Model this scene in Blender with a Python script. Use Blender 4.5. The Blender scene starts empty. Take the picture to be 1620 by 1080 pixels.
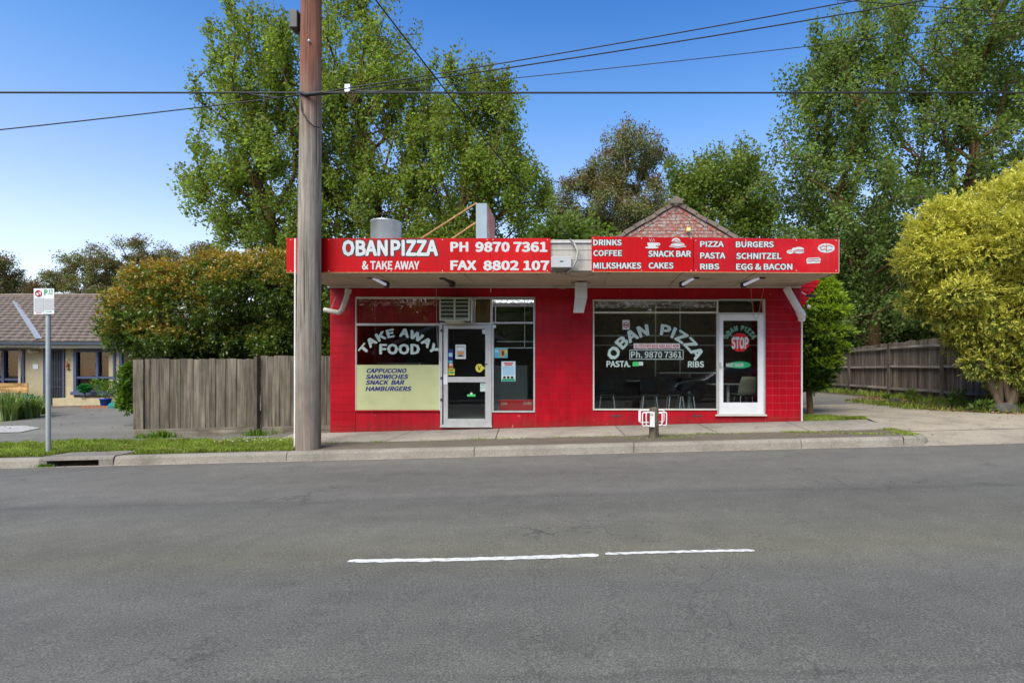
import bpy, bmesh, math, random
import numpy as np
from mathutils import Vector, Matrix
R = math.radians
random.seed(7)
SC = bpy.context.scene
COL = SC.collection
F = 900.0; PX0 = 912.0; PY0 = 592.0; CH = 1.35      # focal length and principal point in photo pixels, camera height

# ------------------------------------------------------------------ camera, world, sun, exposure
cam_d = bpy.data.cameras.new('camera'); cam = bpy.data.objects.new('camera', cam_d); COL.objects.link(cam)
cam.location = (0, 0, CH); cam.rotation_euler = (R(90), 0, 0)
cam_d.sensor_width = 36; cam_d.lens = F / 1620 * 36
cam_d.shift_x = (810 - PX0) / 1620; cam_d.shift_y = (PY0 - 540) / 1620
cam_d.clip_start = 0.05; cam_d.clip_end = 3000
SC.camera = cam
SUN_EL, SUN_AZ = 50, 205          # azimuth measured clockwise from +Y; sun stands behind the camera, to the left
w = bpy.data.worlds.new('World'); SC.world = w; w.use_nodes = True
nt = w.node_tree; nt.nodes.clear()
sky = nt.nodes.new('ShaderNodeTexSky'); sky.sky_type = 'NISHITA'; sky.sun_disc = False
sky.sun_elevation = R(SUN_EL); sky.sun_rotation = R(SUN_AZ); sky.air_density = 1.0; sky.dust_density = .9; sky.ozone_density = 3.5
bg = nt.nodes.new('ShaderNodeBackground'); bg.inputs['Strength'].default_value = 0.125
wo = nt.nodes.new('ShaderNodeOutputWorld')
tcs = nt.nodes.new('ShaderNodeTexCoord'); sps = nt.nodes.new('ShaderNodeSeparateXYZ'); nt.links.new(tcs.outputs['Generated'], sps.inputs[0])
rs = nt.nodes.new('ShaderNodeValToRGB'); el_ = rs.color_ramp.elements          # whiter air low down, deeper blue with height
SKYT = [(.0,(1.35,1.04,.88)),(.2,(1.15,.95,.85)),(.3,(.85,.83,.88)),(.42,(.50,.72,.88)),(.54,(.27,.54,.82)),(.8,(.24,.50,.76))]
while len(el_) < len(SKYT): el_.new(.5)
for i_, (p_, c_) in enumerate(SKYT): el_[i_].position = p_; el_[i_].color = (*c_, 1)
nt.links.new(sps.outputs['Z'], rs.inputs[0]); mxs = nt.nodes.new('ShaderNodeMix'); mxs.data_type = 'RGBA'; mxs.blend_type = 'MULTIPLY'; mxs.inputs[0].default_value = 1
nt.links.new(sky.outputs[0], mxs.inputs[6]); nt.links.new(rs.outputs[0], mxs.inputs[7]); nt.links.new(mxs.outputs[2], bg.inputs[0]); nt.links.new(bg.outputs[0], wo.inputs[0])
sd = bpy.data.lights.new('sun', 'SUN'); sd.energy = 2.6; sd.angle = R(50); sd.color = (1, .92, .765)
sun = bpy.data.objects.new('sun', sd); COL.objects.link(sun)
sdir = Vector((math.sin(R(SUN_AZ)) * math.cos(R(SUN_EL)), math.cos(R(SUN_AZ)) * math.cos(R(SUN_EL)), math.sin(R(SUN_EL))))
sun.rotation_euler = sdir.to_track_quat('Z', 'Y').to_euler()
vs = SC.view_settings; vs.view_transform = 'Standard'; vs.look = 'None'; vs.gamma = 1; vs.exposure = 1.25; vs.use_curve_mapping = False
try: SC.cycles.max_bounces = 8; SC.cycles.transparent_max_bounces = 16
except Exception: pass

# ------------------------------------------------------------------ helpers
def P(px, py, Y): return Vector(((px - PX0) * Y / F, Y, CH + (PY0 - py) * Y / F))
ORG = {}
def tag(o, label=None, cat=None, group=None, kind=None):
    if label: o['label'] = label
    if cat: o['category'] = cat
    if group: o['group'] = group
    if kind: o['kind'] = kind
    return o
def thing(name, label, cat, loc=(0, 0, 0), group=None):
    o = bpy.data.objects.new(name, None); o.empty_display_size = .2; COL.objects.link(o); o.location = loc; ORG[o] = Vector(loc)
    return tag(o, label, cat, group)
class MB:
    """collects world-space geometry that becomes one mesh"""
    def __init__(s): s.v = []; s.f = []; s.m = []; s.cm = 0; s.sm = []
    def add(s, vs, fs, smooth=False):
        n = len(s.v); s.v += [tuple(v) for v in vs]
        for f in fs: s.f.append(tuple(i + n for i in f)); s.m.append(s.cm); s.sm.append(smooth)
        return s
    def box(s, x0, x1, y0, y1, z0, z1):
        return s.add([(x0,y0,z0),(x1,y0,z0),(x1,y1,z0),(x0,y1,z0),(x0,y0,z1),(x1,y0,z1),(x1,y1,z1),(x0,y1,z1)],
                     [(0,3,2,1),(4,5,6,7),(0,1,5,4),(1,2,6,5),(2,3,7,6),(3,0,4,7)])
    def obox(s, c, ax, ay, az):
        """box from centre and three half-axis vectors"""
        c = Vector(c); ax = Vector(ax); ay = Vector(ay); az = Vector(az); v = []
        for k in (-1, 1):
            for i, j in ((-1,-1),(1,-1),(1,1),(-1,1)): v.append(c + ax*i + ay*j + az*k)
        return s.add(v, [(0,3,2,1),(4,5,6,7),(0,1,5,4),(1,2,6,5),(2,3,7,6),(3,0,4,7)])
    def beam(s, a, b, w, h, up=(0,0,1)):
        a = Vector(a); b = Vector(b); d = (b - a); L = d.length; d.normalize()
        sd = d.cross(Vector(up)); sd = sd.normalized() if sd.length > 1e-4 else Vector((1,0,0)); u = sd.cross(d)
        return s.obox((a+b)/2, sd*w/2, d*L/2, u*h/2)
    def tube(s, pts, r, n=8, cap=True, smooth=True):
        pts = [Vector(p) for p in pts]; rs = r if isinstance(r, (list, tuple)) else [r]*len(pts)
        vs = []; prev = None
        for i, p in enumerate(pts):
            d = (pts[min(i+1, len(pts)-1)] - pts[max(i-1, 0)]).normalized()
            if prev is None:
                a = d.orthogonal().normalized()
            else:
                a = (prev - d * prev.dot(d)).normalized()
            prev = a; b = d.cross(a)
            for k in range(n):
                t = 2*math.pi*k/n; vs.append(p + (a*math.cos(t) + b*math.sin(t))*rs[i])
        fs = []
        for i in range(len(pts)-1):
            for k in range(n):
                k2 = (k+1) % n; fs.append((i*n+k, i*n+k2, (i+1)*n+k2, (i+1)*n+k))
        s.add(vs, fs, smooth)
        if cap:
            m = len(vs); s.add(vs[:n], [tuple(range(n-1,-1,-1))]); s.add(vs[m-n:], [tuple(range(n))])
        return s
    def lathe(s, c, prof, n=20, axis=(0,0,1), smooth=True):
        c = Vector(c); ax = Vector(axis).normalized(); a = ax.orthogonal().normalized(); b = ax.cross(a); vs = []; fs = []
        for (r, h) in prof:
            for k in range(n):
                t = 2*math.pi*k/n; vs.append(c + ax*h + (a*math.cos(t)+b*math.sin(t))*r)
        for i in range(len(prof)-1):
            for k in range(n):
                k2 = (k+1) % n; fs.append((i*n+k, i*n+k2, (i+1)*n+k2, (i+1)*n+k))
        return s.add(vs, fs, smooth)
    def poly(s, pts, y, t=.003):
        """flat outline in the x-z plane facing -y, thickness t"""
        n = len(pts); vs = [(p[0], y, p[1]) for p in pts] + [(p[0], y+t, p[1]) for p in pts]
        s.add(vs, [tuple(range(n)), tuple(range(2*n-1, n-1, -1))] + [(i, n+i, n+(i+1) % n, (i+1) % n) for i in range(n)])
        return s
    def sphere(s, c, r, n=12, m=8, sq=(1,1,1)):
        c = Vector(c); vs = []; fs = []
        for i in range(m+1):
            th = math.pi*i/m
            for k in range(n):
                t = 2*math.pi*k/n; vs.append((c.x+r*sq[0]*math.sin(th)*math.cos(t), c.y+r*sq[1]*math.sin(th)*math.sin(t), c.z+r*sq[2]*math.cos(th)))
        for i in range(m):
            for k in range(n): fs.append((i*n+k, (i+1)*n+k, (i+1)*n+(k+1)%n, i*n+(k+1)%n))
        return s.add(vs, fs, True)
    def data(s, name, org, mats):
        me = bpy.data.meshes.new(name); o = Vector(org)
        me.from_pydata([(v[0]-o.x, v[1]-o.y, v[2]-o.z) for v in s.v], [], s.f)
        for m in (mats if isinstance(mats, (list, tuple)) else [mats]): me.materials.append(m)
        me.polygons.foreach_set('material_index', s.m); me.polygons.foreach_set('use_smooth', s.sm); me.update()
        return me
def bevel(o, w=.006, seg=2):
    m = o.modifiers.new('bevel', 'BEVEL'); m.width = w; m.segments = seg; m.limit_method = 'ANGLE'; m.angle_limit = R(50)
    return o
def part(name, mb, mats, parent, kind=None, bev=None, label=None):
    org = ORG[parent]; me = mb.data(name, org, mats); o = bpy.data.objects.new(name, me); COL.objects.link(o); o.parent = parent; ORG[o] = org
    if kind: o['kind'] = kind
    if label: o['label'] = label
    if bev: bevel(o, bev)
    return o
def solo(name, mb, mats, label=None, cat=None, group=None, kind=None, loc=None, bev=None):
    if loc is None:
        a = np.array(mb.v); loc = ((a[:,0].min()+a[:,0].max())/2, (a[:,1].min()+a[:,1].max())/2, a[:,2].min())
    me = mb.data(name, loc, mats); o = bpy.data.objects.new(name, me); COL.objects.link(o); o.location = loc; ORG[o] = Vector(loc)
    if bev: bevel(o, bev)
    return tag(o, label, cat, group, kind)
def inst(name, me, parent, loc, rot=(0,0,0), scale=(1,1,1)):
    o = bpy.data.objects.new(name, me); COL.objects.link(o); o.parent = parent
    o.location = Vector(loc) - ORG[parent]; o.rotation_euler = rot; o.scale = scale
    return o
def kids(o): return [c for c in COL.objects if c.parent == o]
def copy_tree(o, parent=None, cache=None):
    c = o.copy(); COL.objects.link(c); c.parent = parent
    for ch in list(o.children): copy_tree(ch, c)
    return c

# ------------------------------------------------------------------ materials
def nmat(name):
    m = bpy.data.materials.new(name); m.use_nodes = True; t = m.node_tree; b = t.nodes['Principled BSDF']
    return m, t, b
def N(t, typ, **kw):
    n = t.nodes.new(typ)
    for k, v in kw.items():
        if k.startswith('i_'): n.inputs[int(k[2:]) if k[2:].isdigit() else k[2:]].default_value = v
        else: setattr(n, k, v)
    return n
def c4(c): return (c[0], c[1], c[2], 1)
def ramp(t, stops, src):
    r = t.nodes.new('ShaderNodeValToRGB'); e = r.color_ramp.elements
    while len(e) < len(stops): e.new(.5)
    for i, (p, c) in enumerate(stops): e[i].position = p; e[i].color = c4(c) if not isinstance(c, float) else (c, c, c, 1)
    t.links.new(src, r.inputs[0]); return r.outputs[0]
def coords(t, scale=(1,1,1), kind='Object'):
    tc = t.nodes.new('ShaderNodeTexCoord'); mp = t.nodes.new('ShaderNodeMapping'); mp.inputs['Scale'].default_value = scale
    t.links.new(tc.outputs[kind], mp.inputs[0]); return mp.outputs[0]
def noise(t, vec, scale, detail=4, rough=.55):
    n = t.nodes.new('ShaderNodeTexNoise'); n.inputs['Scale'].default_value = scale; n.inputs['Detail'].default_value = detail; n.inputs['Roughness'].default_value = rough
    t.links.new(vec, n.inputs['Vector']); return n.outputs['Fac']
def mixc(t, f, a, b, mode='MIX'):
    m = t.nodes.new('ShaderNodeMix'); m.data_type = 'RGBA'; m.blend_type = mode
    for s, v in ((0, f), (6, a), (7, b)):
        if isinstance(v, bpy.types.NodeSocket): t.links.new(v, m.inputs[s])
        else: m.inputs[s].default_value = v if s == 0 else c4(v)
    return m.outputs[2]
def bumpn(t, b, h, strength=.3, dist=.01):
    n = t.nodes.new('ShaderNodeBump'); n.inputs['Strength'].default_value = strength; n.inputs['Distance'].default_value = dist
    t.links.new(h, n.inputs['Height']); t.links.new(n.outputs[0], b.inputs['Normal'])
def pm(name, col, rough=.6, var=.18, scale=3, bump=.15, bscale=60, bdist=.004, metal=0, stretch=(1,1,1), dirt=None, dirt_amt=.5, dirt_scale=1.5, rnd=0, spec=.4):
    m, t, b = nmat(name); v = coords(t, stretch)
    n1 = noise(t, v, scale, 5, .6)
    lo = tuple(c*(1-var) for c in col); hi = tuple(min(1, c*(1+var)) for c in col)
    c = ramp(t, [(.3, lo), (.7, hi)], n1)
    if dirt is not None:
        n2 = noise(t, v, dirt_scale, 6, .7); f = ramp(t, [(.5, 0.0), (.72, float(dirt_amt))], n2); c = mixc(t, f, c, dirt)
    if rnd:
        oi = t.nodes.new('ShaderNodeObjectInfo'); f = ramp(t, [(0, 1-rnd), (1, 1+rnd)], oi.outputs['Random'])
        hs = t.nodes.new('ShaderNodeHueSaturation'); mr = N(t, 'ShaderNodeMapRange'); mr.inputs[3].default_value = 1-rnd; mr.inputs[4].default_value = 1+rnd
        t.links.new(oi.outputs['Random'], mr.inputs[0]); t.links.new(mr.outputs[0], hs.inputs['Value']); t.links.new(c, hs.inputs['Color']); c = hs.outputs[0]
    t.links.new(c, b.inputs['Base Color']); b.inputs['Roughness'].default_value = rough; b.inputs['Metallic'].default_value = metal
    b.inputs['Specular IOR Level'].default_value = spec
    if bump: bumpn(t, b, noise(t, v, bscale, 3), bump, bdist)
    return m
def emit(name, col, s):
    m, t, b = nmat(name); b.inputs['Base Color'].default_value = c4(col); b.inputs['Emission Color'].default_value = c4(col); b.inputs['Emission Strength'].default_value = s; return m
def wood(name, a, b_, axis=2, rnd=.2, rough=.85, grain=1.0):
    m, t, b = nmat(name); sc = [26, 26, 26]; sc[axis] = 1.6
    oi = t.nodes.new('ShaderNodeObjectInfo'); tc = t.nodes.new('ShaderNodeTexCoord')
    ad = N(t, 'ShaderNodeVectorMath', operation='ADD'); sc2 = N(t, 'ShaderNodeVectorMath', operation='SCALE'); sc2.inputs['Scale'].default_value = 1.0
    cv = t.nodes.new('ShaderNodeCombineXYZ'); mu = N(t, 'ShaderNodeMath', operation='MULTIPLY'); mu.inputs[1].default_value = 37.0
    t.links.new(oi.outputs['Random'], mu.inputs[0]); t.links.new(mu.outputs[0], cv.inputs[0]); t.links.new(mu.outputs[0], cv.inputs[1]); t.links.new(mu.outputs[0], cv.inputs[2])
    t.links.new(tc.outputs['Object'], ad.inputs[0]); t.links.new(cv.outputs[0], ad.inputs[1])
    mp = t.nodes.new('ShaderNodeMapping'); mp.inputs['Scale'].default_value = sc; t.links.new(ad.outputs[0], mp.inputs[0])
    g = noise(t, mp.outputs[0], 1.0*grain, 6, .65); c = ramp(t, [(.3, a), (.72, b_)], g)
    big = noise(t, ad.outputs[0], 1.3, 4, .6); dk = ramp(t, [(.35, (.55,.53,.5)), (.65, (1.15,1.12,1.08))], big); c = mixc(t, 1.0, c, dk, 'MULTIPLY')
    hs = t.nodes.new('ShaderNodeHueSaturation'); mr = t.nodes.new('ShaderNodeMapRange'); mr.inputs[3].default_value = 1-rnd; mr.inputs[4].default_value = 1+rnd
    t.links.new(oi.outputs['Random'], mr.inputs[0]); t.links.new(mr.outputs[0], hs.inputs['Value']); t.links.new(c, hs.inputs['Color'])
    t.links.new(hs.outputs[0], b.inputs['Base Color']); b.inputs['Roughness'].default_value = rough; b.inputs['Specular IOR Level'].default_value = .2
    bumpn(t, b, g, .5, .006); return m
def leafm(name, cols, trans=.35, scale=.5, clump=.35, rough=.5, spec=.3):
    m = bpy.data.materials.new(name); m.use_nodes = True; t = m.node_tree; b = t.nodes['Principled BSDF']; out = t.nodes['Material Output']
    g = t.nodes.new('ShaderNodeNewGeometry'); n = len(cols)
    c = ramp(t, [(i/max(1, n-1), cc) for i, cc in enumerate(cols)], g.outputs['Random Per Island'])
    v = coords(t); nn = noise(t, v, scale, 3, .6); k = ramp(t, [(.3, (1-clump,)*3), (.7, (1+clump,)*3)], nn)
    c = mixc(t, 1.0, c, k, 'MULTIPLY')
    t.links.new(c, b.inputs['Base Color']); b.inputs['Roughness'].default_value = rough; b.inputs['Specular IOR Level'].default_value = spec
    tr = t.nodes.new('ShaderNodeBsdfTranslucent'); t.links.new(mixc(t, 1.0, c, (1.25,1.25,.7), 'MULTIPLY'), tr.inputs[0])
    mx = t.nodes.new('ShaderNodeMixShader'); mx.inputs[0].default_value = trans
    t.links.new(b.outputs[0], mx.inputs[1]); t.links.new(tr.outputs[0], mx.inputs[2]); t.links.new(mx.outputs[0], out.inputs[0]); return m
def glassm(name, tint=(.78,.82,.8), ior=1.52):
    m = bpy.data.materials.new(name); m.use_nodes = True; t = m.node_tree; t.nodes.remove(t.nodes['Principled BSDF']); out = t.nodes['Material Output']
    tr = t.nodes.new('ShaderNodeBsdfTransparent'); tr.inputs[0].default_value = c4(tint); gl = t.nodes.new('ShaderNodeBsdfGlossy'); gl.inputs['Roughness'].default_value = .01
    fr = t.nodes.new('ShaderNodeFresnel'); fr.inputs[0].default_value = ior; mx = t.nodes.new('ShaderNodeMixShader')
    v = coords(t); nb = t.nodes.new('ShaderNodeBump'); nb.inputs['Strength'].default_value = .06; nb.inputs['Distance'].default_value = .004
    t.links.new(noise(t, v, 1.4, 2), nb.inputs['Height']); t.links.new(nb.outputs[0], gl.inputs['Normal'])
    gb_ = t.nodes.new('ShaderNodeNewGeometry'); inv = N(t, 'ShaderNodeMath', operation='SUBTRACT'); inv.inputs[0].default_value = 1; t.links.new(gb_.outputs['Backfacing'], inv.inputs[1])
    ml = N(t, 'ShaderNodeMath', operation='MULTIPLY'); t.links.new(fr.outputs[0], ml.inputs[0]); t.links.new(inv.outputs[0], ml.inputs[1]); t.links.new(ml.outputs[0], mx.inputs[0]); t.links.new(tr.outputs[0], mx.inputs[1]); t.links.new(gl.outputs[0], mx.inputs[2]); t.links.new(mx.outputs[0], out.inputs[0]); return m

def asphalt(name, base=(.085,.083,.078), band=False, hue=None, rough=.82):
    m, t, b = nmat(name); v = coords(t)
    fine = noise(t, v, 95, 3, .7); c = ramp(t, [(.28, tuple(x*.45 for x in base)), (.5, base), (.72, tuple(x*1.9 for x in base))], fine)
    vo = t.nodes.new('ShaderNodeTexVoronoi'); vo.inputs['Scale'].default_value = 60; t.links.new(v, vo.inputs['Vector'])
    sp = ramp(t, [(.0, (1.45,)*3), (.16, (1.0,)*3)], vo.outputs['Distance']); c = mixc(t, .55, c, sp, 'MULTIPLY')
    big = noise(t, coords(t, (.12, .6, 1)), 1.2, 5, .6); c = mixc(t, 1.0, c, ramp(t, [(.3, (.80,.80,.80)), (.7, (1.16,1.16,1.15))], big), 'MULTIPLY')
    mid = noise(t, v, 3.0, 5, .6); c = mixc(t, 1.0, c, ramp(t, [(.3, (.89,.89,.89)), (.7, (1.10,1.10,1.10))], mid), 'MULTIPLY')
    if band:   # long wear bands that run with the road
        sx = t.nodes.new('ShaderNodeSeparateXYZ'); t.links.new(v, sx.inputs[0])
        wob = noise(t, coords(t, (.25,.25,1)), 1.5, 4); mm = N(t, 'ShaderNodeMath', operation='MULTIPLY_ADD'); mm.inputs[1].default_value = .5; t.links.new(wob, mm.inputs[0]); t.links.new(sx.outputs['Y'], mm.inputs[2])
        fn = noise(t, v, 9, 3); m2 = N(t, 'ShaderNodeMath', operation='MULTIPLY_ADD'); m2.inputs[1].default_value = .08; t.links.new(fn, m2.inputs[0]); t.links.new(mm.outputs[0], m2.inputs[2])
        mr = t.nodes.new('ShaderNodeMapRange'); mr.inputs[1].default_value = 0; mr.inputs[2].default_value = 10; t.links.new(m2.outputs[0], mr.inputs[0])
        k = ramp(t, [(0, (.97,.97,.98)), (.281, (.96,.96,.96)), (.2835, (.50,.50,.50)), (.286, (.98,.98,.97)), (.40, (.95,.955,.955)), (.462, (1.14,1.12,.95)), (.52, (1.06,1.05,.96)), (.655, (.97,.965,.965)), (.665, (.84,.83,.83)), (.69, (1.10,1.08,1.075)), (1.0, (1.16,1.14,1.13))], mr.outputs[0])
        c = mixc(t, 1.0, c, k, 'MULTIPLY')
        ol = ramp(t, [(.70, 0.0), (.80, .35)], noise(t, coords(t, (.8,1.6,1)), 1.1, 5, .6)); c = mixc(t, ol, c, (.035,.033,.03))
        # hairline cracks
        vc = t.nodes.new('ShaderNodeTexVoronoi'); vc.feature = 'DISTANCE_TO_EDGE'; vc.inputs['Scale'].default_value = .55
        dv = t.nodes.new('ShaderNodeVectorMath'); dv.operation = 'ADD'; nz = t.nodes.new('ShaderNodeTexNoise'); nz.inputs['Scale'].default_value = 3.5; nz.inputs['Detail'].default_value = 6
        t.links.new(v, nz.inputs['Vector']); t.links.new(v, dv.inputs[0]); t.links.new(nz.outputs['Color'], dv.inputs[1]); t.links.new(dv.outputs[0], vc.inputs['Vector'])
        ck = ramp(t, [(0.0, 1.0), (.009, 0.0)], vc.outputs['Distance']); msk = ramp(t, [(.48, 0.0), (.58, .75)], noise(t, v, .35, 3))
        mk = N(t, 'ShaderNodeMath', operation='MULTIPLY'); t.links.new(ck, mk.inputs[0]); t.links.new(msk, mk.inputs[1])
        c = mixc(t, mk.outputs[0], c, (.02,.02,.018))
    if hue: c = mixc(t, 1.0, c, hue, 'MULTIPLY')
    t.links.new(c, b.inputs['Base Color']); b.inputs['Roughness'].default_value = rough; b.inputs['Specular IOR Level'].default_value = .35
    bumpn(t, b, fine, .55, .006); return m
def concrete(name, base, moss=0.0, rnd=0.06):
    m, t, b = nmat(name); v = coords(t)
    n1 = noise(t, v, 1.6, 6, .65); n2 = noise(t, v, 45, 3, .7)
    c = ramp(t, [(.28, tuple(x*.72 for x in base)), (.5, base), (.75, tuple(x*1.18 for x in base))], n1)
    c = mixc(t, 1.0, c, ramp(t, [(.3, (.72,)*3), (.7, (1.2,)*3)], n2), 'MULTIPLY')
    if moss: c = mixc(t, ramp(t, [(.55, 0.0), (.72, float(moss))], noise(t, v, 4.5, 6, .7)), c, (.07,.065,.03))
    oi = t.nodes.new('ShaderNodeObjectInfo'); hs = t.nodes.new('ShaderNodeHueSaturation'); mr = t.nodes.new('ShaderNodeMapRange'); mr.inputs[3].default_value = 1-rnd; mr.inputs[4].default_value = 1+rnd
    t.links.new(oi.outputs['Random'], mr.inputs[0]); t.links.new(mr.outputs[0], hs.inputs['Value']); t.links.new(c, hs.inputs['Color'])
    t.links.new(hs.outputs[0], b.inputs['Base Color']); b.inputs['Roughness'].default_value = .9; b.inputs['Specular IOR Level'].default_value = .25
    bumpn(t, b, n2, .4, .004); return m
def redpaint(name, rnd=.12, rough=.38, worn=.0):
    m, t, b = nmat(name); gp_ = t.nodes.new('ShaderNodeNewGeometry'); v = gp_.outputs['Position']
    n1 = noise(t, v, 2.2, 5, .6); c = ramp(t, [(.3, (.33,.002,.009)), (.7, (.47,.003,.014))], n1)
    sc = noise(t, v, 14, 6, .75); c = mixc(t, ramp(t, [(.78, 0.0), (.86, .15)], sc), c, (.62,.10,.09))
    sxz = t.nodes.new('ShaderNodeSeparateXYZ'); t.links.new(v, sxz.inputs[0]); sl_ = N(t, 'ShaderNodeMath', operation='MULTIPLY_ADD'); sl_.inputs[1].default_value = -.0245; t.links.new(sxz.outputs['X'], sl_.inputs[0]); t.links.new(sxz.outputs['Z'], sl_.inputs[2])
    gn = N(t, 'ShaderNodeMath', operation='MULTIPLY_ADD'); gn.inputs[1].default_value = .55; t.links.new(noise(t, v, 3.5, 6, .7), gn.inputs[0]); t.links.new(sl_.outputs[0], gn.inputs[2])
    c = mixc(t, ramp(t, [(.50, .55), (.72, 0.0)], gn.outputs[0]), c, (.16,.035,.025))      # splashed dirt along the foot of the wall
    mp3 = t.nodes.new('ShaderNodeMapping'); mp3.inputs['Scale'].default_value = (9,9,.7); t.links.new(v, mp3.inputs[0]); c = mixc(t, 1.0, c, ramp(t, [(.35, (.84,.84,.84)), (.65, (1.06,1.06,1.06))], noise(t, mp3.outputs[0], 1, 4)), 'MULTIPLY')
    if worn: c = mixc(t, ramp(t, [(.64, 0.0), (.68, float(worn))], noise(t, v, 7, 7, .75)), c, (.55,.42,.33))
    oi = t.nodes.new('ShaderNodeObjectInfo'); hs = t.nodes.new('ShaderNodeHueSaturation'); mr = t.nodes.new('ShaderNodeMapRange'); mr.inputs[3].default_value = 1-rnd; mr.inputs[4].default_value = 1+rnd
    t.links.new(oi.outputs['Random'], mr.inputs[0]); t.links.new(mr.outputs[0], hs.inputs['Value']); t.links.new(c, hs.inputs['Color'])
    t.links.new(hs.outputs[0], b.inputs['Base Color']); b.inputs['Roughness'].default_value = rough; b.inputs['Specular IOR Level'].default_value = .28
    bumpn(t, b, noise(t, v, 25, 3), .12, .004); return m

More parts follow.
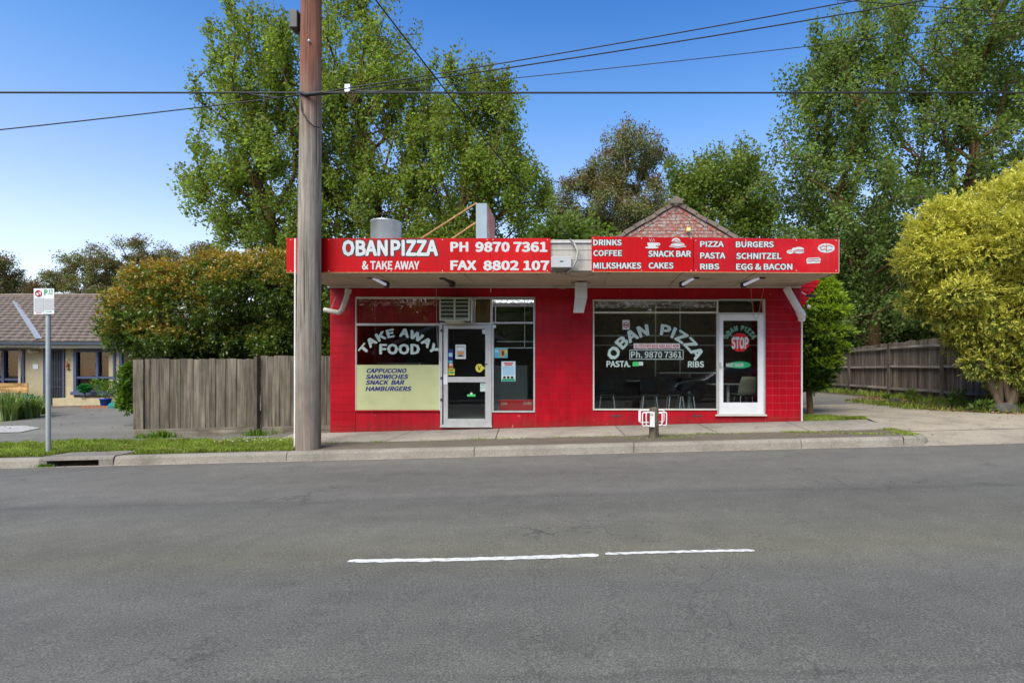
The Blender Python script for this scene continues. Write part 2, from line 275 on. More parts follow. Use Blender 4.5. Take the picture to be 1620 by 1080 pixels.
M = dict(
 road=asphalt('asphalt_road', (.104,.099,.086), True), path=asphalt('asphalt_path', (.125,.117,.098)), verge=asphalt('verge_seal', (.115,.095,.072)),
 drive_asph=asphalt('asphalt_drive', (.145,.135,.115)), slab=concrete('concrete_slab', (.30,.265,.22), .5), kerb=concrete('concrete_kerb', (.25,.225,.185), .45),
 apron=concrete('concrete_apron', (.30,.255,.195), .4), pit=concrete('concrete_pit', (.20,.18,.155), .6),
 dirt=pm('dirt', (.11,.082,.055), .95, .5, 2.5, .6, 40, .02), soil=pm('soil', (.10,.075,.05), .95, .6, 9, .8, 60, .02),
 linepaint=pm('line_paint', (.60,.59,.55), .7, .12, 6, .4, 90, dirt=(.16,.155,.14), dirt_amt=.9, dirt_scale=25),
 red=redpaint('red_wall_paint', .08), red2=redpaint('red_base_paint', 0, .45, .55), redtile=redpaint('red_tile_paint', .09, .3),
 signred=pm('sign_red', (.45,.0008,.003), .45, .07, 1.0, .05, 3, .01, dirt=(.55,.025,.025), dirt_amt=.3, dirt_scale=.8, spec=.15),
 signred2=pm('sign_red_faded', (.44,.004,.010), .45, .08, 1.0, .05, 3, .01, dirt=(.52,.05,.045), dirt_amt=.4, dirt_scale=.8, spec=.2),
 white=pm('white_paint', (.72,.72,.70), .45, .06, 4, .05), cream=pm('cream_soffit', (.50,.43,.32), .7, .16, 1.2, .1, 20, dirt=(.22,.165,.11), dirt_amt=.7, dirt_scale=1.2),
 grout=pm('grout', (.38,.012,.018), .8, .2, 6), groutpale=pm('grout_pale', (.50,.055,.06), .8, .2, 6), alu=pm('aluminium_frame', (.52,.51,.49), .42, .08, 3, .05, 30, metal=.35, dirt=(.30,.27,.24), dirt_amt=.35, dirt_scale=5),
 framewhite=pm('frame_cream', (.62,.58,.50), .5, .08, 3, .05, dirt=(.35,.26,.18), dirt_amt=.4, dirt_scale=6), letter=pm('letter_white', (.50,.52,.51), .4, .04, 6, 0),
 lettergl=pm('letter_glass_white', (.50,.60,.53), .45, .05, 8, 0), navy=pm('navy', (.012,.016,.035), .4, .05, 5, 0), black=pm('black', (.012,.012,.012), .4, .1, 5, 0),
 green=pm('sign_green', (.01,.28,.10), .4, .05, 5, 0), stopred=pm('stop_red', (.52,.006,.008), .4, .05, 5, 0), pale=pm('pale_green_panel', (.50,.51,.25), .5, .06, 2, .03, dirt=(.30,.30,.15), dirt_amt=.3, dirt_scale=3),
 blue=pm('print_blue', (.008,.018,.16), .5, .05, 5, 0), paper=pm('paper', (.66,.68,.66), .6, .05, 9, 0), cyan=pm('print_cyan', (.10,.38,.46), .5, .08, 9, 0), skyb=pm('print_sky', (.32,.52,.66), .5, .08, 9, 0),
 yellow=pm('print_yellow', (.62,.55,.06), .5, .1, 9, 0), orange=pm('print_orange', (.60,.22,.04), .5, .1, 9, 0), neon=pm('print_neon_green', (.05,.55,.12), .5, .05, 9, 0),
 glass=glassm('shop_glass',(.86,.90,.87),1.75), tubein=emit('ceiling_tube_glow', (.9,.93,1.0), 3.6), pebble=pm('pebbles', (.34,.33,.31), .9, .5, 25, .6, 60, .01), hglass=glassm('house_glass', (.6,.65,.65)), galv=pm('galvanised', (.48,.52,.54), .38, .12, 4, .08, 30, metal=.6), pvc=pm('pvc_pipe', (.55,.51,.43), .5, .1, 5, .1, dirt=(.28,.22,.15), dirt_amt=.5, dirt_scale=6),
 whitepipe=pm('white_pipe', (.68,.66,.62), .5, .08, 5, .1), oldwhite=pm('weathered_board', (.42,.39,.34), .8, .2, 5, .3, 50, dirt=(.22,.19,.15), dirt_amt=.7, dirt_scale=5),
 acbody=pm('ac_body', (.42,.43,.30), .55, .08, 4, .05), acdark=pm('ac_dark', (.03,.035,.02), .6, .1, 6, .1), darkmetal=pm('dark_metal', (.05,.048,.045), .5, .2, 6, .2),
 tube=emit('tube', (.62,.64,.80), .16), cable=pm('cable_black', (.018,.018,.018), .55, .1, 5, 0), cablew=pm('cable_grey', (.35,.33,.30), .6, .1, 5, 0),
 rust=pm('rusty_strut', (.42,.23,.10), .8, .3, 12, .3), boxsign=pm('box_sign_side', (.26,.33,.37), .5, .1, 3, .05), boxface=pm('box_sign_face', (.62,.22,.17), .4, .25, 2.5, 0, dirt=(.7,.6,.55), dirt_amt=.9, dirt_scale=2.5),
 intwall=pm('interior_wall', (.20,.19,.17), .8, .2, 1), intfloor=pm('interior_floor', (.16,.16,.155), .5, .15, 3), intdark=pm('interior_dark', (.028,.027,.025), .6, .3, 2), intceil=pm('interior_ceiling', (.12,.115,.11), .8, .1, 2),
 tabletop=pm('table_top', (.60,.60,.56), .4, .05, 4, 0), chairseat=pm('chair_seat', (.36,.35,.26), .5, .06, 4, 0), chrome=pm('chrome', (.75,.76,.76), .25, .03, 4, 0, metal=.7), counter=pm('counter_cream', (.55,.52,.40), .5, .08, 3),
 cola=pm('cooler_red', (.48,.02,.02), .4, .1, 3), brickm=None,
 polewood=None, paling=wood('paling_grey', (.055,.046,.034), (.235,.205,.16), 2, .30), palingd=wood('paling_dark', (.06,.046,.034), (.27,.22,.165), 2, .30), rail=wood('rail_grey', (.15,.125,.10), (.34,.30,.25), 1, .12), railx=wood('rail_x', (.10,.085,.065), (.28,.245,.195), 0, .12),
 postw=wood('post_timber', (.05,.042,.034), (.15,.125,.10), 2, .15), bollard=wood('bollard_timber', (.06,.05,.038), (.24,.20,.15), 2, .1), deck=wood('deck_timber', (.10,.085,.07), (.24,.21,.175), 0, .15),
 rooft=pm('roof_tile', (.15,.115,.092), .85, .3, 5, .3, 60, dirt=(.09,.075,.06), dirt_amt=.6, dirt_scale=3), valley=pm('valley_metal', (.27,.28,.31), .5, .1, 5, .05),
 gutterb=pm('gutter_blue', (.035,.055,.085), .5, .1, 4, .05), fasciaw=pm('house_fascia', (.42,.39,.32), .6, .1, 4, .05), hwall=pm('house_cream_brick', (.42,.345,.21), .8, .1, 6, .2), blueframe=pm('blue_frame', (.055,.075,.13), .5, .1, 4, .05),
 blind=pm('timber_blind', (.34,.12,.045), .6, .15, 3, .1, stretch=(1,1,12)), hdark=pm('door_dark', (.018,.022,.035), .5, .1, 4, .05), bluepot=pm('blue_pot', (.02,.07,.42), .35, .05, 4, 0), greenpot=pm('green_pot', (.01,.17,.145), .45, .08, 4, 0),
 benchw=wood('bench_timber', (.30,.17,.06), (.62,.40,.17), 0, .1), terrac=pm('terracotta', (.30,.12,.06), .7, .1, 4), bark=pm('bark', (.12,.085,.052), .9, .35, 5, .7, 18, .02, stretch=(1,1,.3)), barkb=pm('bark_brown', (.11,.058,.026), .9, .35, 4, .6, 18, .02, stretch=(1,1,.3)),
 barkg=pm('bark_gum', (.34,.29,.24), .8, .3, 3, .4, 12, .02, stretch=(1,1,.3)), postgrey=pm('sign_post', (.40,.44,.43), .45, .1, 5, .1, metal=.4), platew=pm('sign_plate', (.68,.70,.70), .4, .05, 4, 0), plateg=pm('sign_patch_grey', (.40,.41,.41), .5, .08, 4, 0),
 carp=pm('car_paint', (.20,.22,.25), .22, .03, 2, 0, metal=.6), carg=pm('car_glass', (.01,.012,.014), .08, .02, 2, 0), tyre=pm('tyre', (.02,.02,.02), .8, .1, 8), rim=pm('rim', (.35,.35,.36), .3, .05, 8, 0, metal=.8),
 tin=pm('tin_capping', (.50,.50,.48), .5, .12, 5, .1, metal=.3, dirt=(.28,.25,.2), dirt_amt=.5, dirt_scale=7),
 rocks=pm('stone', (.075,.068,.058), .9, .35, 5, .8, 20, .02),
)
for k_ in ('signred', 'signred2', 'oldwhite', 'tin'):
    t_ = M[k_].node_tree; b_ = t_.nodes['Principled BSDF']; src_ = b_.inputs['Base Color'].links[0].from_socket
    c_ = mixc(t_, 1.0, src_, ramp(t_, [(.28, (.82,.80,.80)), (.55, (1.0,1.0,1.0))], noise(t_, coords(t_, (14,14,.9)), 1, 5, .7)), 'MULTIPLY'); c_ = mixc(t_, 1.0, c_, ramp(t_, [(.3, (.88,.88,.88)), (.7, (1.08,1.08,1.08))], noise(t_, coords(t_), .9, 3)), 'MULTIPLY'); t_.links.new(c_, b_.inputs['Base Color'])
# brick: painted white over red, flaking
m_, t_, b_ = nmat('flaking_brick'); v_ = coords(t_, kind='Object')
oi_ = t_.nodes.new('ShaderNodeObjectInfo'); ad_ = N(t_, 'ShaderNodeVectorMath', operation='ADD'); t_.links.new(v_, ad_.inputs[0]); cv_ = t_.nodes.new('ShaderNodeCombineXYZ')
mu_ = N(t_, 'ShaderNodeMath', operation='MULTIPLY'); mu_.inputs[1].default_value = 91; t_.links.new(oi_.outputs['Random'], mu_.inputs[0]); t_.links.new(mu_.outputs[0], cv_.inputs[0]); t_.links.new(cv_.outputs[0], ad_.inputs[1])
c_ = ramp(t_, [(.38, (.33,.065,.042)), (.50, (.28,.12,.09)), (.54, (.30,.25,.225)), (.78, (.38,.34,.305))], noise(t_, ad_.outputs[0], 7, 5, .7))
t_.links.new(c_, b_.inputs['Base Color']); b_.inputs['Roughness'].default_value = .85; bumpn(t_, b_, noise(t_, ad_.outputs[0], 50, 3), .4, .004); M['brickm'] = m_
# power pole: grey weathered below, red-brown above
m_, t_, b_ = nmat('pole_timber'); v_ = coords(t_, (1,1,1)); vs_ = coords(t_, (22,22,.8))
g_ = noise(t_, vs_, 1, 6, .65); c1 = ramp(t_, [(.3, (.15,.125,.10)), (.7, (.36,.315,.265))], g_); c2 = ramp(t_, [(.3, (.11,.035,.018)), (.7, (.28,.11,.065))], g_)
sx_ = t_.nodes.new('ShaderNodeSeparateXYZ'); t_.links.new(v_, sx_.inputs[0]); ma_ = N(t_, 'ShaderNodeMath', operation='MULTIPLY_ADD'); ma_.inputs[1].default_value = 3.0
t_.links.new(noise(t_, coords(t_, (9,9,.5)), 1, 4, .6), ma_.inputs[0]); t_.links.new(sx_.outputs['Z'], ma_.inputs[2])
mr_ = t_.nodes.new('ShaderNodeMapRange'); mr_.inputs[1].default_value = 6.6; mr_.inputs[2].default_value = 8.3; t_.links.new(ma_.outputs[0], mr_.inputs[0])
low_ = t_.nodes.new('ShaderNodeMapRange'); low_.inputs[1].default_value = 3.6; low_.inputs[2].default_value = 1.8; t_.links.new(ma_.outputs[0], low_.inputs[0])
lf_ = N(t_, 'ShaderNodeMath', operation='MULTIPLY'); lf_.inputs[1].default_value = .35; t_.links.new(low_.outputs[0], lf_.inputs[0])
c1 = mixc(t_, lf_.outputs[0], c1, (.19,.12,.085)); c_ = mixc(t_, mr_.outputs[0], c1, c2)
cr_ = noise(t_, coords(t_, (34,34,.55)), 1, 3, .5); ckf = ramp(t_, [(.34, .85), (.385, 0.0)], cr_); c_ = mixc(t_, ckf, c_, (.035,.028,.022))
blo_ = noise(t_, coords(t_, (3,3,1.2)), 1, 5, .65); c_ = mixc(t_, 1.0, c_, ramp(t_, [(.3, (.68,.66,.64)), (.7, (1.15,1.14,1.12))], blo_), 'MULTIPLY')
t_.links.new(c_, b_.inputs['Base Color']); b_.inputs['Roughness'].default_value = .9; bumpn(t_, b_, g_, .7, .012); M['polewood'] = m_
# print left on glass, partly scratched away (flat print with gaps)
def scratchprint(name, col, lo=.46, hi=.56, scale=9):
    m = bpy.data.materials.new(name); m.use_nodes = True; t = m.node_tree; b = t.nodes['Principled BSDF']; out = t.nodes['Material Output']
    b.inputs['Base Color'].default_value = c4(col); b.inputs['Roughness'].default_value = .6
    tr = t.nodes.new('ShaderNodeBsdfTransparent'); mx = t.nodes.new('ShaderNodeMixShader'); f = ramp(t, [(lo, 0.0), (hi, .75)], noise(t, coords(t, (1,1,2.2)), scale, 7, .75))
    t.links.new(f, mx.inputs[0]); t.links.new(tr.outputs[0], mx.inputs[1]); t.links.new(b.outputs[0], mx.inputs[2]); t.links.new(mx.outputs[0], out.inputs[0]); return m
M['scratch'] = scratchprint('scratched_print', (.42,.42,.40)); M['scratch2'] = scratchprint('scratched_print_pink', (.60,.40,.38), .52, .6, 11)

LM = dict(
 plane=leafm('leaf_fresh_green', [(.10,.15,.022), (.16,.235,.032), (.22,.31,.045), (.29,.39,.07)], .55, .35, .25),
 planey=leafm('leaf_yellow_green', [(.10,.14,.015), (.16,.20,.03), (.20,.23,.05)], .4, .35, .25),
 dark=leafm('leaf_deep_green', [(.065,.105,.026), (.115,.175,.042), (.17,.24,.065), (.23,.30,.09)], .5, .3, .3),
 gum=leafm('leaf_olive', [(.09,.105,.03), (.15,.165,.05), (.21,.22,.08), (.18,.21,.08)], .38, .25, .3),
 gumb=leafm('leaf_bronze', [(.09,.055,.02), (.14,.09,.03), (.17,.13,.05)], .25, .25, .3),
 mid=leafm('leaf_mid_green', [(.08,.13,.02), (.14,.21,.035), (.20,.29,.05)], .5, .3, .3),
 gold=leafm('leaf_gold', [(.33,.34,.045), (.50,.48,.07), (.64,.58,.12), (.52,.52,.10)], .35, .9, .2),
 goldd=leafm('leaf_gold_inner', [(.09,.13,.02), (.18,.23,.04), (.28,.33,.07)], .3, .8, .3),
 bush=leafm('leaf_camellia', [(.055,.095,.016), (.10,.165,.025), (.17,.24,.04)], .4, .6, .35, .32, .6),
 tips=leafm('leaf_orange_tips', [(.24,.25,.03), (.34,.26,.035), (.36,.16,.03), (.38,.33,.05)], .3, .8, .25),
 conif=leafm('needle_green', [(.012,.035,.006), (.035,.085,.01), (.07,.14,.015)], .3, 1.2, .3),
 coniftip=leafm('needle_lime', [(.20,.32,.015), (.30,.43,.03), (.40,.48,.05)], .35, 1.2, .2),
 grass=leafm('grass_blade', [(.09,.15,.015), (.17,.25,.025), (.26,.33,.04), (.34,.36,.09)], .35, 1.3, .35),
 dry=leafm('litter', [(.22,.13,.06), (.32,.20,.09), (.14,.085,.04)], .1, 2, .2),
 strap=leafm('strap_leaf', [(.05,.11,.02), (.11,.19,.035), (.20,.27,.07), (.30,.34,.14)], .3, 1.2, .25),
 bright=leafm('leaf_bright', [(.06,.14,.012), (.12,.23,.02), (.20,.30,.04)], .35, 1, .25),
 flower=leafm('petal_white', [(.7,.7,.66), (.8,.8,.75)], .2, 1, .05),
)
M['topiary'] = leafm('topiary_green', [(.008,.12,.02), (.02,.20,.04), (.03,.28,.06)], .2, 2, .2)
# ------------------------------------------------------------------ ground height
def sx(x): return .0245 * max(-25, min(25, x))
def lerp(a, b, t): return a + (b-a)*max(0, min(1, t))
def gz(x, y):
    if y < 9.66: return sx(x)
    if x > 6.12: base = lerp(0, .24, (y-9.66)/2.34)
    else:
        base = lerp(.145, .17, (y-9.8)/.95) if y < 10.75 else lerp(.17, .245, (y-10.75)/1.25)
    if y > 12:
        k = .052 if x < -8 else (.052 + (x+8)/12*(.012-.052) if x < 4 else .012)
        base = .243 + (min(y, 24)-12)*k
    return base + sx(x)
def sheet(name, xs, yl, yr_or_ys, mat, off=0, kind='structure', cols=None):
    pass
def grid(name, rows, mat, off, kind='structure', zf=gz, nx=24, th=0, label=None):
    """rows: list of (y, x0, x1); follows the ground height plus off"""
    mb = MB(); n = nx+1; vs = []
    for (y, x0, x1) in rows:
        for i in range(n):
            x = x0 + (x1-x0)*i/nx; vs.append((x, y, zf(x, y)+off))
    fs = [(r*n+i, r*n+i+1, (r+1)*n+i+1, (r+1)*n+i) for r in range(len(rows)-1) for i in range(nx)]
    mb.add(vs, fs); return solo(name, mb, mat, kind=kind, loc=(0,0,0), label=label)

# base terrain to the horizon
def zterr(x, y):
    if -6 < y < 9.9: return sx(x) - .25
    if y <= -6: return sx(x) + .05
    return gz(x, y) - .02
ys = [-700,-200,-60,-30,-12,-6.05,-5.9, 9.7, 9.95, 10.4,10.75,11.3,12,12.5,13,14,15,16,18,20,22,24,26,30,40,60,100,200,500,1200]
xs = [-1200,-400,-150,-60,-35,-25,-20,-16,-13,-11,-9.5,-8,-6,-4,-2,0,2,4,5,6.05,6.2,7,8,9,10,11,13,16,20,25,35,60,150,400,1200]
mb = MB(); n = len(xs); mb.add([(x, y, zterr(x, y)) for y in ys for x in xs], [(r*n+i, r*n+i+1, (r+1)*n+i+1, (r+1)*n+i) for r in range(len(ys)-1) for i in range(n-1)])
solo('ground', mb, M['dirt'], kind='structure', loc=(0,0,0))
XR = [-300,-100,-50,-25,-15,0,15,25,50,100,300]
mb = MB(); ny = [-4.6, 0, 4.3, 9.62]
vsl = [(x, y, sx(x) + (.05*(1-((y-2.5)/7.1)**2) if abs(x) < 9999 else 0) - .05*0) for y in ny for x in XR]
vsl = [(x, y, sx(x) - .0) for y in ny for x in XR]
n = len(XR); mb.add(vsl, [(r*n+i, r*n+i+1, (r+1)*n+i+1, (r+1)*n+i) for r in range(len(ny)-1) for i in range(n-1)])
road = solo('road', mb, M['road'], kind='structure', loc=(0,0,0))
# painted centre dash, worn in two strokes with wavering edges
def dash(x0, x1, yc, w, z=.004):
    n = 44; mb = MB(); vs = []
    for i in range(n+1):
        x = x0 + (x1-x0)*i/n; j = .010*math.sin(i*1.7)+random.uniform(-.006,.006); ww = w*(.85+random.uniform(-.1,.15)) * (1 if 0 < i < n else .6)
        yy = yc + .018*math.sin(x*2.1)+j*.5
        vs += [(x, yy-ww/2, sx(x)+z), (x, yy+ww/2, sx(x)+z)]
    mb.add(vs, [(2*i, 2*i+2, 2*i+3, 2*i+1) for i in range(n)]); return mb
a = P(553, 887, 4.24); 
o = part('lane_marking', dash(-1.70, .165, 4.23, .085), M['linepaint'], road); o = part('lane_marking', dash(.215, 1.33, 4.25, .06), M['linepaint'], road)
for k in (-3,-2,-1,1,2,3): part('lane_marking', dash(-1.70+12*k, 1.33+12*k, 4.24, .08), M['linepaint'], road)
# gutter lip
grid('gutter', [(9.555, -60, 60), (9.657, -60, 60)], M['slab'], .004, nx=60)

# kerb stones
kerb = tag(bpy.data.objects.new('kerb', None), kind='structure'); COL.objects.link(kerb); ORG[kerb] = Vector((0,0,0))
prof = [(9.655, -.12), (9.655, .0), (9.672, .105), (9.69, .135), (9.72, .148), (9.80, .150), (9.865, .149), (9.865, -.12)]
def kerbstone(x0, x1, mat=None, drop=0, cut=False, scale_end=None):
    n = max(2, int((x1-x0)/.25)); vs = []; q = len(prof)
    for i in range(n+1):
        x = x0 + (x1-x0)*i/n; f = 1
        for (y, z) in prof: vs.append((x, y, sx(x) + z + (random.uniform(-.002,.002) if z > .05 else 0)))
    mb = MB(); mb.add(vs, [(i*q+j, i*q+j+1, (i+1)*q+j+1, (i+1)*q+j) for i in range(n) for j in range(q-1)])
    mb.add(vs[:q], [tuple(range(q))]); mb.add(vs[-q:], [tuple(range(q-1,-1,-1))])
    return part('kerb_stone', mb, mat or M['kerb'], kerb)
js = [-24.2,-21.2,-18.2,-15.2,-12.15,-9.13]; g = .006
for i in range(len(js)-1): kerbstone(js[i]+g, js[i+1]-g)
js = [-7.86,-4.93,-1.74,.975,3.82,5.56]
for i in range(len(js)-1): kerbstone(js[i]+g, js[i+1]-g)
js = [12.6,15.6,18.6,21.6]
for i in range(len(js)-1): kerbstone(js[i]+g, js[i+1]-g)
# kerb return that turns into the driveway and dies away
pts = [(5.56,9.655),(5.75,9.66),(5.92,9.70),(6.03,9.79),(6.07,9.95),(6.075,10.2),(6.08,10.45),(6.085,10.7)]; hh = [.148,.146,.142,.135,.12,.10,.085,.07]
mb = MB(); q = 4; vs = []
for i, ((x, y), h) in enumerate(zip(pts, hh)):
    a_ = Vector(pts[max(0,i-1)]); b2 = Vector(pts[min(len(pts)-1,i+1)]); d = (b2-a_).normalized(); nrm = Vector((-d.y, d.x))
    wv = .2 if i < 4 else .14
    base = sx(x) + (gz(7,y)-sx(7) if x > 6 else 0)
    zt = sx(x)+h if i < 4 else max(base+.02, gz(5.9,y)+.012)
    for (o_, z) in ((0,-.1),(0,None),(.025,None),(wv,None)):
        p_ = Vector((x,y)) + nrm*o_; zz_ = sx(x)-.1 if z is not None else (zt-.03 if o_ == 0 else zt+.002); vs.append((p_.x, p_.y, zz_))
mb.add(vs, [(i*q+j, i*q+j+1, (i+1)*q+j+1, (i+1)*q+j) for i in range(len(pts)-1) for j in range(q-1)], True)
part('kerb_return', mb, M['kerb'], kerb)
# side entry drain: lintel block over a dark slot
dr = thing('storm_drain', 'concrete kerb inlet with a long dark slot beside the parking sign', 'drain', (-8.49, 9.8, sx(-8.49)))
x0, x1 = -9.125, -7.865
def pr(x0, x1, pf, mb):
    q = len(pf); vs = [(x, y, sx(x)+z) for x in (x0, x1) for (y, z) in pf]
    mb.add(vs, [(j, j+1, q+j+1, q+j) for j in range(q-1)] + [(q-1, 0, q, 2*q-1), tuple(range(q-1,-1,-1)), tuple(range(q, 2*q))])
mb = MB(); pr(x0, x1, [(9.65,.104),(9.665,.14),(9.70,.165),(10.35,.168),(10.35,.1035),(9.65,.1035)], mb)
pr(x0, x0+.14, [(9.65,-.1),(9.65,.099),(9.9,.099),(9.9,-.1)], mb); pr(x1-.24, x1, [(9.65,-.1),(9.65,.099),(9.9,.099),(9.9,-.1)], mb)
part('lintel', mb, M['pit'], dr)
mb = MB(); pr(x0+.141, x1-.241, [(9.9,-.1),(9.9,.098),(9.92,.098),(9.92,-.1)], mb); pr(x0+.141, x1-.241, [(9.66,-.02),(9.9,-.02),(9.9,-.03),(9.66,-.03)], mb); part('slot', mb, M['black'], dr)

# footpath slabs, verge seal, asphalt paths
fp = tag(bpy.data.objects.new('footpath', None), kind='structure'); COL.objects.link(fp); ORG[fp] = Vector((0,0,0))
jx = [-5.95,-5.25,-3.44,-1.63,.81,2.56,4.4,6.1]
for i in range(len(jx)-1):
    mb = MB(); a_, b2 = jx[i]+.008, jx[i+1]-.008; n = 6; vs = []
    sk = [.0,.25,.18,-.10,-.1,-.12,.0,.0]
    for y in (10.76, 11.3, 11.985):
        for k in range(n+1):
            t = k/n; xa = a_ + (sk[i]*(11.985-y)/-1.2); xb = b2 + (sk[i+1]*(11.985-y)/-1.2); x = xa+(xb-xa)*t; vs.append((x, y, gz(x,y)+.006))
    m7 = n+1
    mb.add(vs, [(r*m7+k, r*m7+k+1, (r+1)*m7+k+1, (r+1)*m7+k) for r in range(2) for k in range(n)])
    fr = [(v[0], v[1], v[2]-.03) for v in vs[:m7]]; mb.add(vs[:m7]+fr, [(k, m7+k, m7+k+1, k+1) for k in range(n)])
    part('paving_slab', mb, M['slab'], fp)
grid('verge', [(9.86,-4.95,5.9),(10.1,-5.0,6.0),(10.4,-5.1,6.0),(10.75,-5.3,6.0)], M['verge'], -.004)
grid('path_asphalt', [(10.9,-40,-5.8),(11.4,-40,-5.8),(12.05,-40,-5.8)], M['path'], .0, nx=40)
grid('grass_bank', [(9.865,-40,-5.0),(10.3,-40,-5.0),(10.9,-40,-5.2),(11.2,-40,-5.6)], M['soil'], .006, nx=50)
grid('driveway_asphalt', [(12.05,-19.3,-9.25),(13,-19.0,-9.1),(15,-18.6,-8.6),(17,-18.6,-8.3),(19.6,-18.6,-8)], M['drive_asph'], -.004)
grid('driveway_apron', [(9.60,5.62,12.5),(9.70,5.75,12.5),(9.9,5.97,12.4),(10.4,6.06,12.2),(10.76,6.07,12.0)], M['apron'], .005, zf=lambda x, y: gz(7, y)-sx(7)+sx(x))
grid('driveway_concrete', [(10.775,6.13,12.0),(11.4,6.13,12.0),(12.0,6.2,10.6),(12.5,6.25,9.45),(13,5.9,9.05),(13.6,5.2,8.95),(14.2,4.9,8.9),(15.2,4.78,8.85),(16.4,4.76,8.6)], M['apron'], .008)
grid('driveway_rear', [(16.41,4.76,8.7),(17.5,4.76,9.4),(19,4.76,9.7),(26,4.76,9.7)], M['drive_asph'], .006)
# far side of the street (behind the camera)
def zback(x, y): return sx(x) + .13
mb = MB()
for i in range(20):
    x0 = -30+i*3; x1 = x0+2.99; mb.add([(x0,-4.6,sx(x0)-.1),(x1,-4.6,sx(x1)-.1),(x1,-4.6,sx(x1)+.14),(x0,-4.6,sx(x0)+.14),(x0,-4.8,sx(x0)+.14),(x1,-4.8,sx(x1)+.14)], [(0,1,2,3),(3,2,5,4)])
solo('kerb_opposite', mb, M['kerb'], kind='structure', loc=(0,0,0))
grid('verge_opposite', [(-6.2,-60,60),(-4.8,-60,60)], M['dirt'], .005, zf=zback, nx=60)
# ------------------------------------------------------------------ lettering helpers
try:      # the grotesque that ships with Blender itself; the built-in face is used if it is missing
    FONT = bpy.data.fonts.load(bpy.utils.system_resource('DATAFILES') + '/fonts/Noto Sans CJK Regular.woff2')
except Exception:
    FONT = None
FSCALE = None
def capheight():
    c = bpy.data.curves.new('t', 'FONT'); c.body = 'H'
    if FONT: c.font = FONT
    o = bpy.data.objects.new('t', c); me = bpy.data.meshes.new_from_object(o); h = max(v.co.y for v in me.vertices)-min(v.co.y for v in me.vertices)
    bpy.data.objects.remove(o); bpy.data.curves.remove(c); bpy.data.meshes.remove(me); return h
FSCALE = .7/capheight()
def tmesh(s, off=.0, ext=.02, spacing=1.0, nd=8):
    """flat text thickened by off on every side: shifted copies, each a hair behind the last"""
    c = bpy.data.curves.new('t', 'FONT'); c.body = s; c.extrude = 0; c.resolution_u = 2; c.space_character = spacing
    if FONT: c.font = FONT
    o = bpy.data.objects.new('t', c); me = bpy.data.meshes.new_from_object(o); n = len(me.vertices); v = np.empty(n*3); me.vertices.foreach_get('co', v); v = v.reshape(-1, 3)
    fs = [tuple(p.vertices) for p in me.polygons]; v = v*(FSCALE if FSCALE else 1)
    bpy.data.objects.remove(o); bpy.data.curves.remove(c); bpy.data.meshes.remove(me)
    V = [v]; F_ = list(fs)
    for k in range(nd):
        a = 2*math.pi*(k+.5)/nd; V.append(v+np.array([off*math.cos(a)/math.cos(math.pi/nd), off*math.sin(a)/math.cos(math.pi/nd), -(k+1)])); F_ += [tuple(i+n*(k+1) for i in f) for f in fs]
    V = np.concatenate(V); m2 = bpy.data.meshes.new('t'); m2.from_pydata(V.tolist(), [], F_); m2.update(); return m2, V
def lettering(name, s, x0, x1, z0, z1, y, mat, parent, bold=.03, outline=None, omat=None, shear=0, arc=None, spacing=1.0, th=.002, slope=0, wob=0):
    """text fitted to a box on the plane y; arc=(cx, cz, R) bends it round a circle whose centre is below"""
    base, bv = tmesh(s, bold, .02, spacing); lo = bv.min(0); hi = bv.max(0); out = []
    for k, (bo, mt) in enumerate(([(bold+outline, omat)] if outline else []) + [(bold, mat)]):
        if k == 0 and outline: me, v = tmesh(s, bo, .02, spacing, 12)
        else: me, v = base, bv
        q = np.empty_like(v)
        u = (v[:,0]-lo[0])/(hi[0]-lo[0]); h = (v[:,1]-lo[1])/(hi[1]-lo[1])
        layer = y - (0 if (outline and k == 0) else .002 if outline else 0)
        if arc is None:
            q[:,0] = x0 + u*(x1-x0) + shear*h*(z1-z0); q[:,2] = z0 + h*(z1-z0) + slope*(q[:,0]-x0)
        else:
            cx, cz, ra, sq = arc; a = (u-.5)*(x1-x0)/ra; rr = ra + h*(z1-z0)
            q[:,0] = cx + rr*np.sin(a); q[:,2] = cz + rr*np.cos(a)*sq
        q[:,1] = layer - v[:,2]*.00008
        org = ORG[parent]; q2 = q - np.array(org)
        me.vertices.foreach_set('co', q2.astype(np.float32).ravel()); me.materials.clear(); me.materials.append(mt); me.update()
        o = bpy.data.objects.new(name if mt is not omat else name+'_outline', me); COL.objects.link(o); o.parent = parent; ORG[o] = org; out.append(o)
    return out

# ------------------------------------------------------------------ the shop
def xx(px): return (px-PX0)/75
def zz(py): return CH + (PY0-py)/75
YW = 12.0
shop = thing('shop_building', 'low red painted corner takeaway shop with flat awning and two glazed fronts', 'shop', (-.2, YW, .2))
XL, XRt = xx(522), xx(1267); ZT = 3.2
holes = [(563,778,470,674.5),(778,846.5,470,652),(938,1135,473.5,648.5),(1135,1210,473.5,657)]
mb = MB()
def wb(a, b, t, u, lowz=None): mb.box(xx(a), xx(b), YW+.008, YW+.22, (zz(u) if lowz is None else lowz), zz(t))
for (a, b, t, u, lz) in ((522,563,453,0,-.4),(563,938,453,470,None),(938,1267,453,473.5,None),(563,697,650,0,-.4),(778,846.5,652,0,-.4),(697,778,674.5,0,-.4),(846.5,938,470,0,-.4),(938,1135,648.5,0,-.4),(1135,1210,657,0,-.4),(1210,1267,473.5,0,-.4)): wb(a, b, t, u, lz)
wall = part('wall', mb, M['red2'], shop)
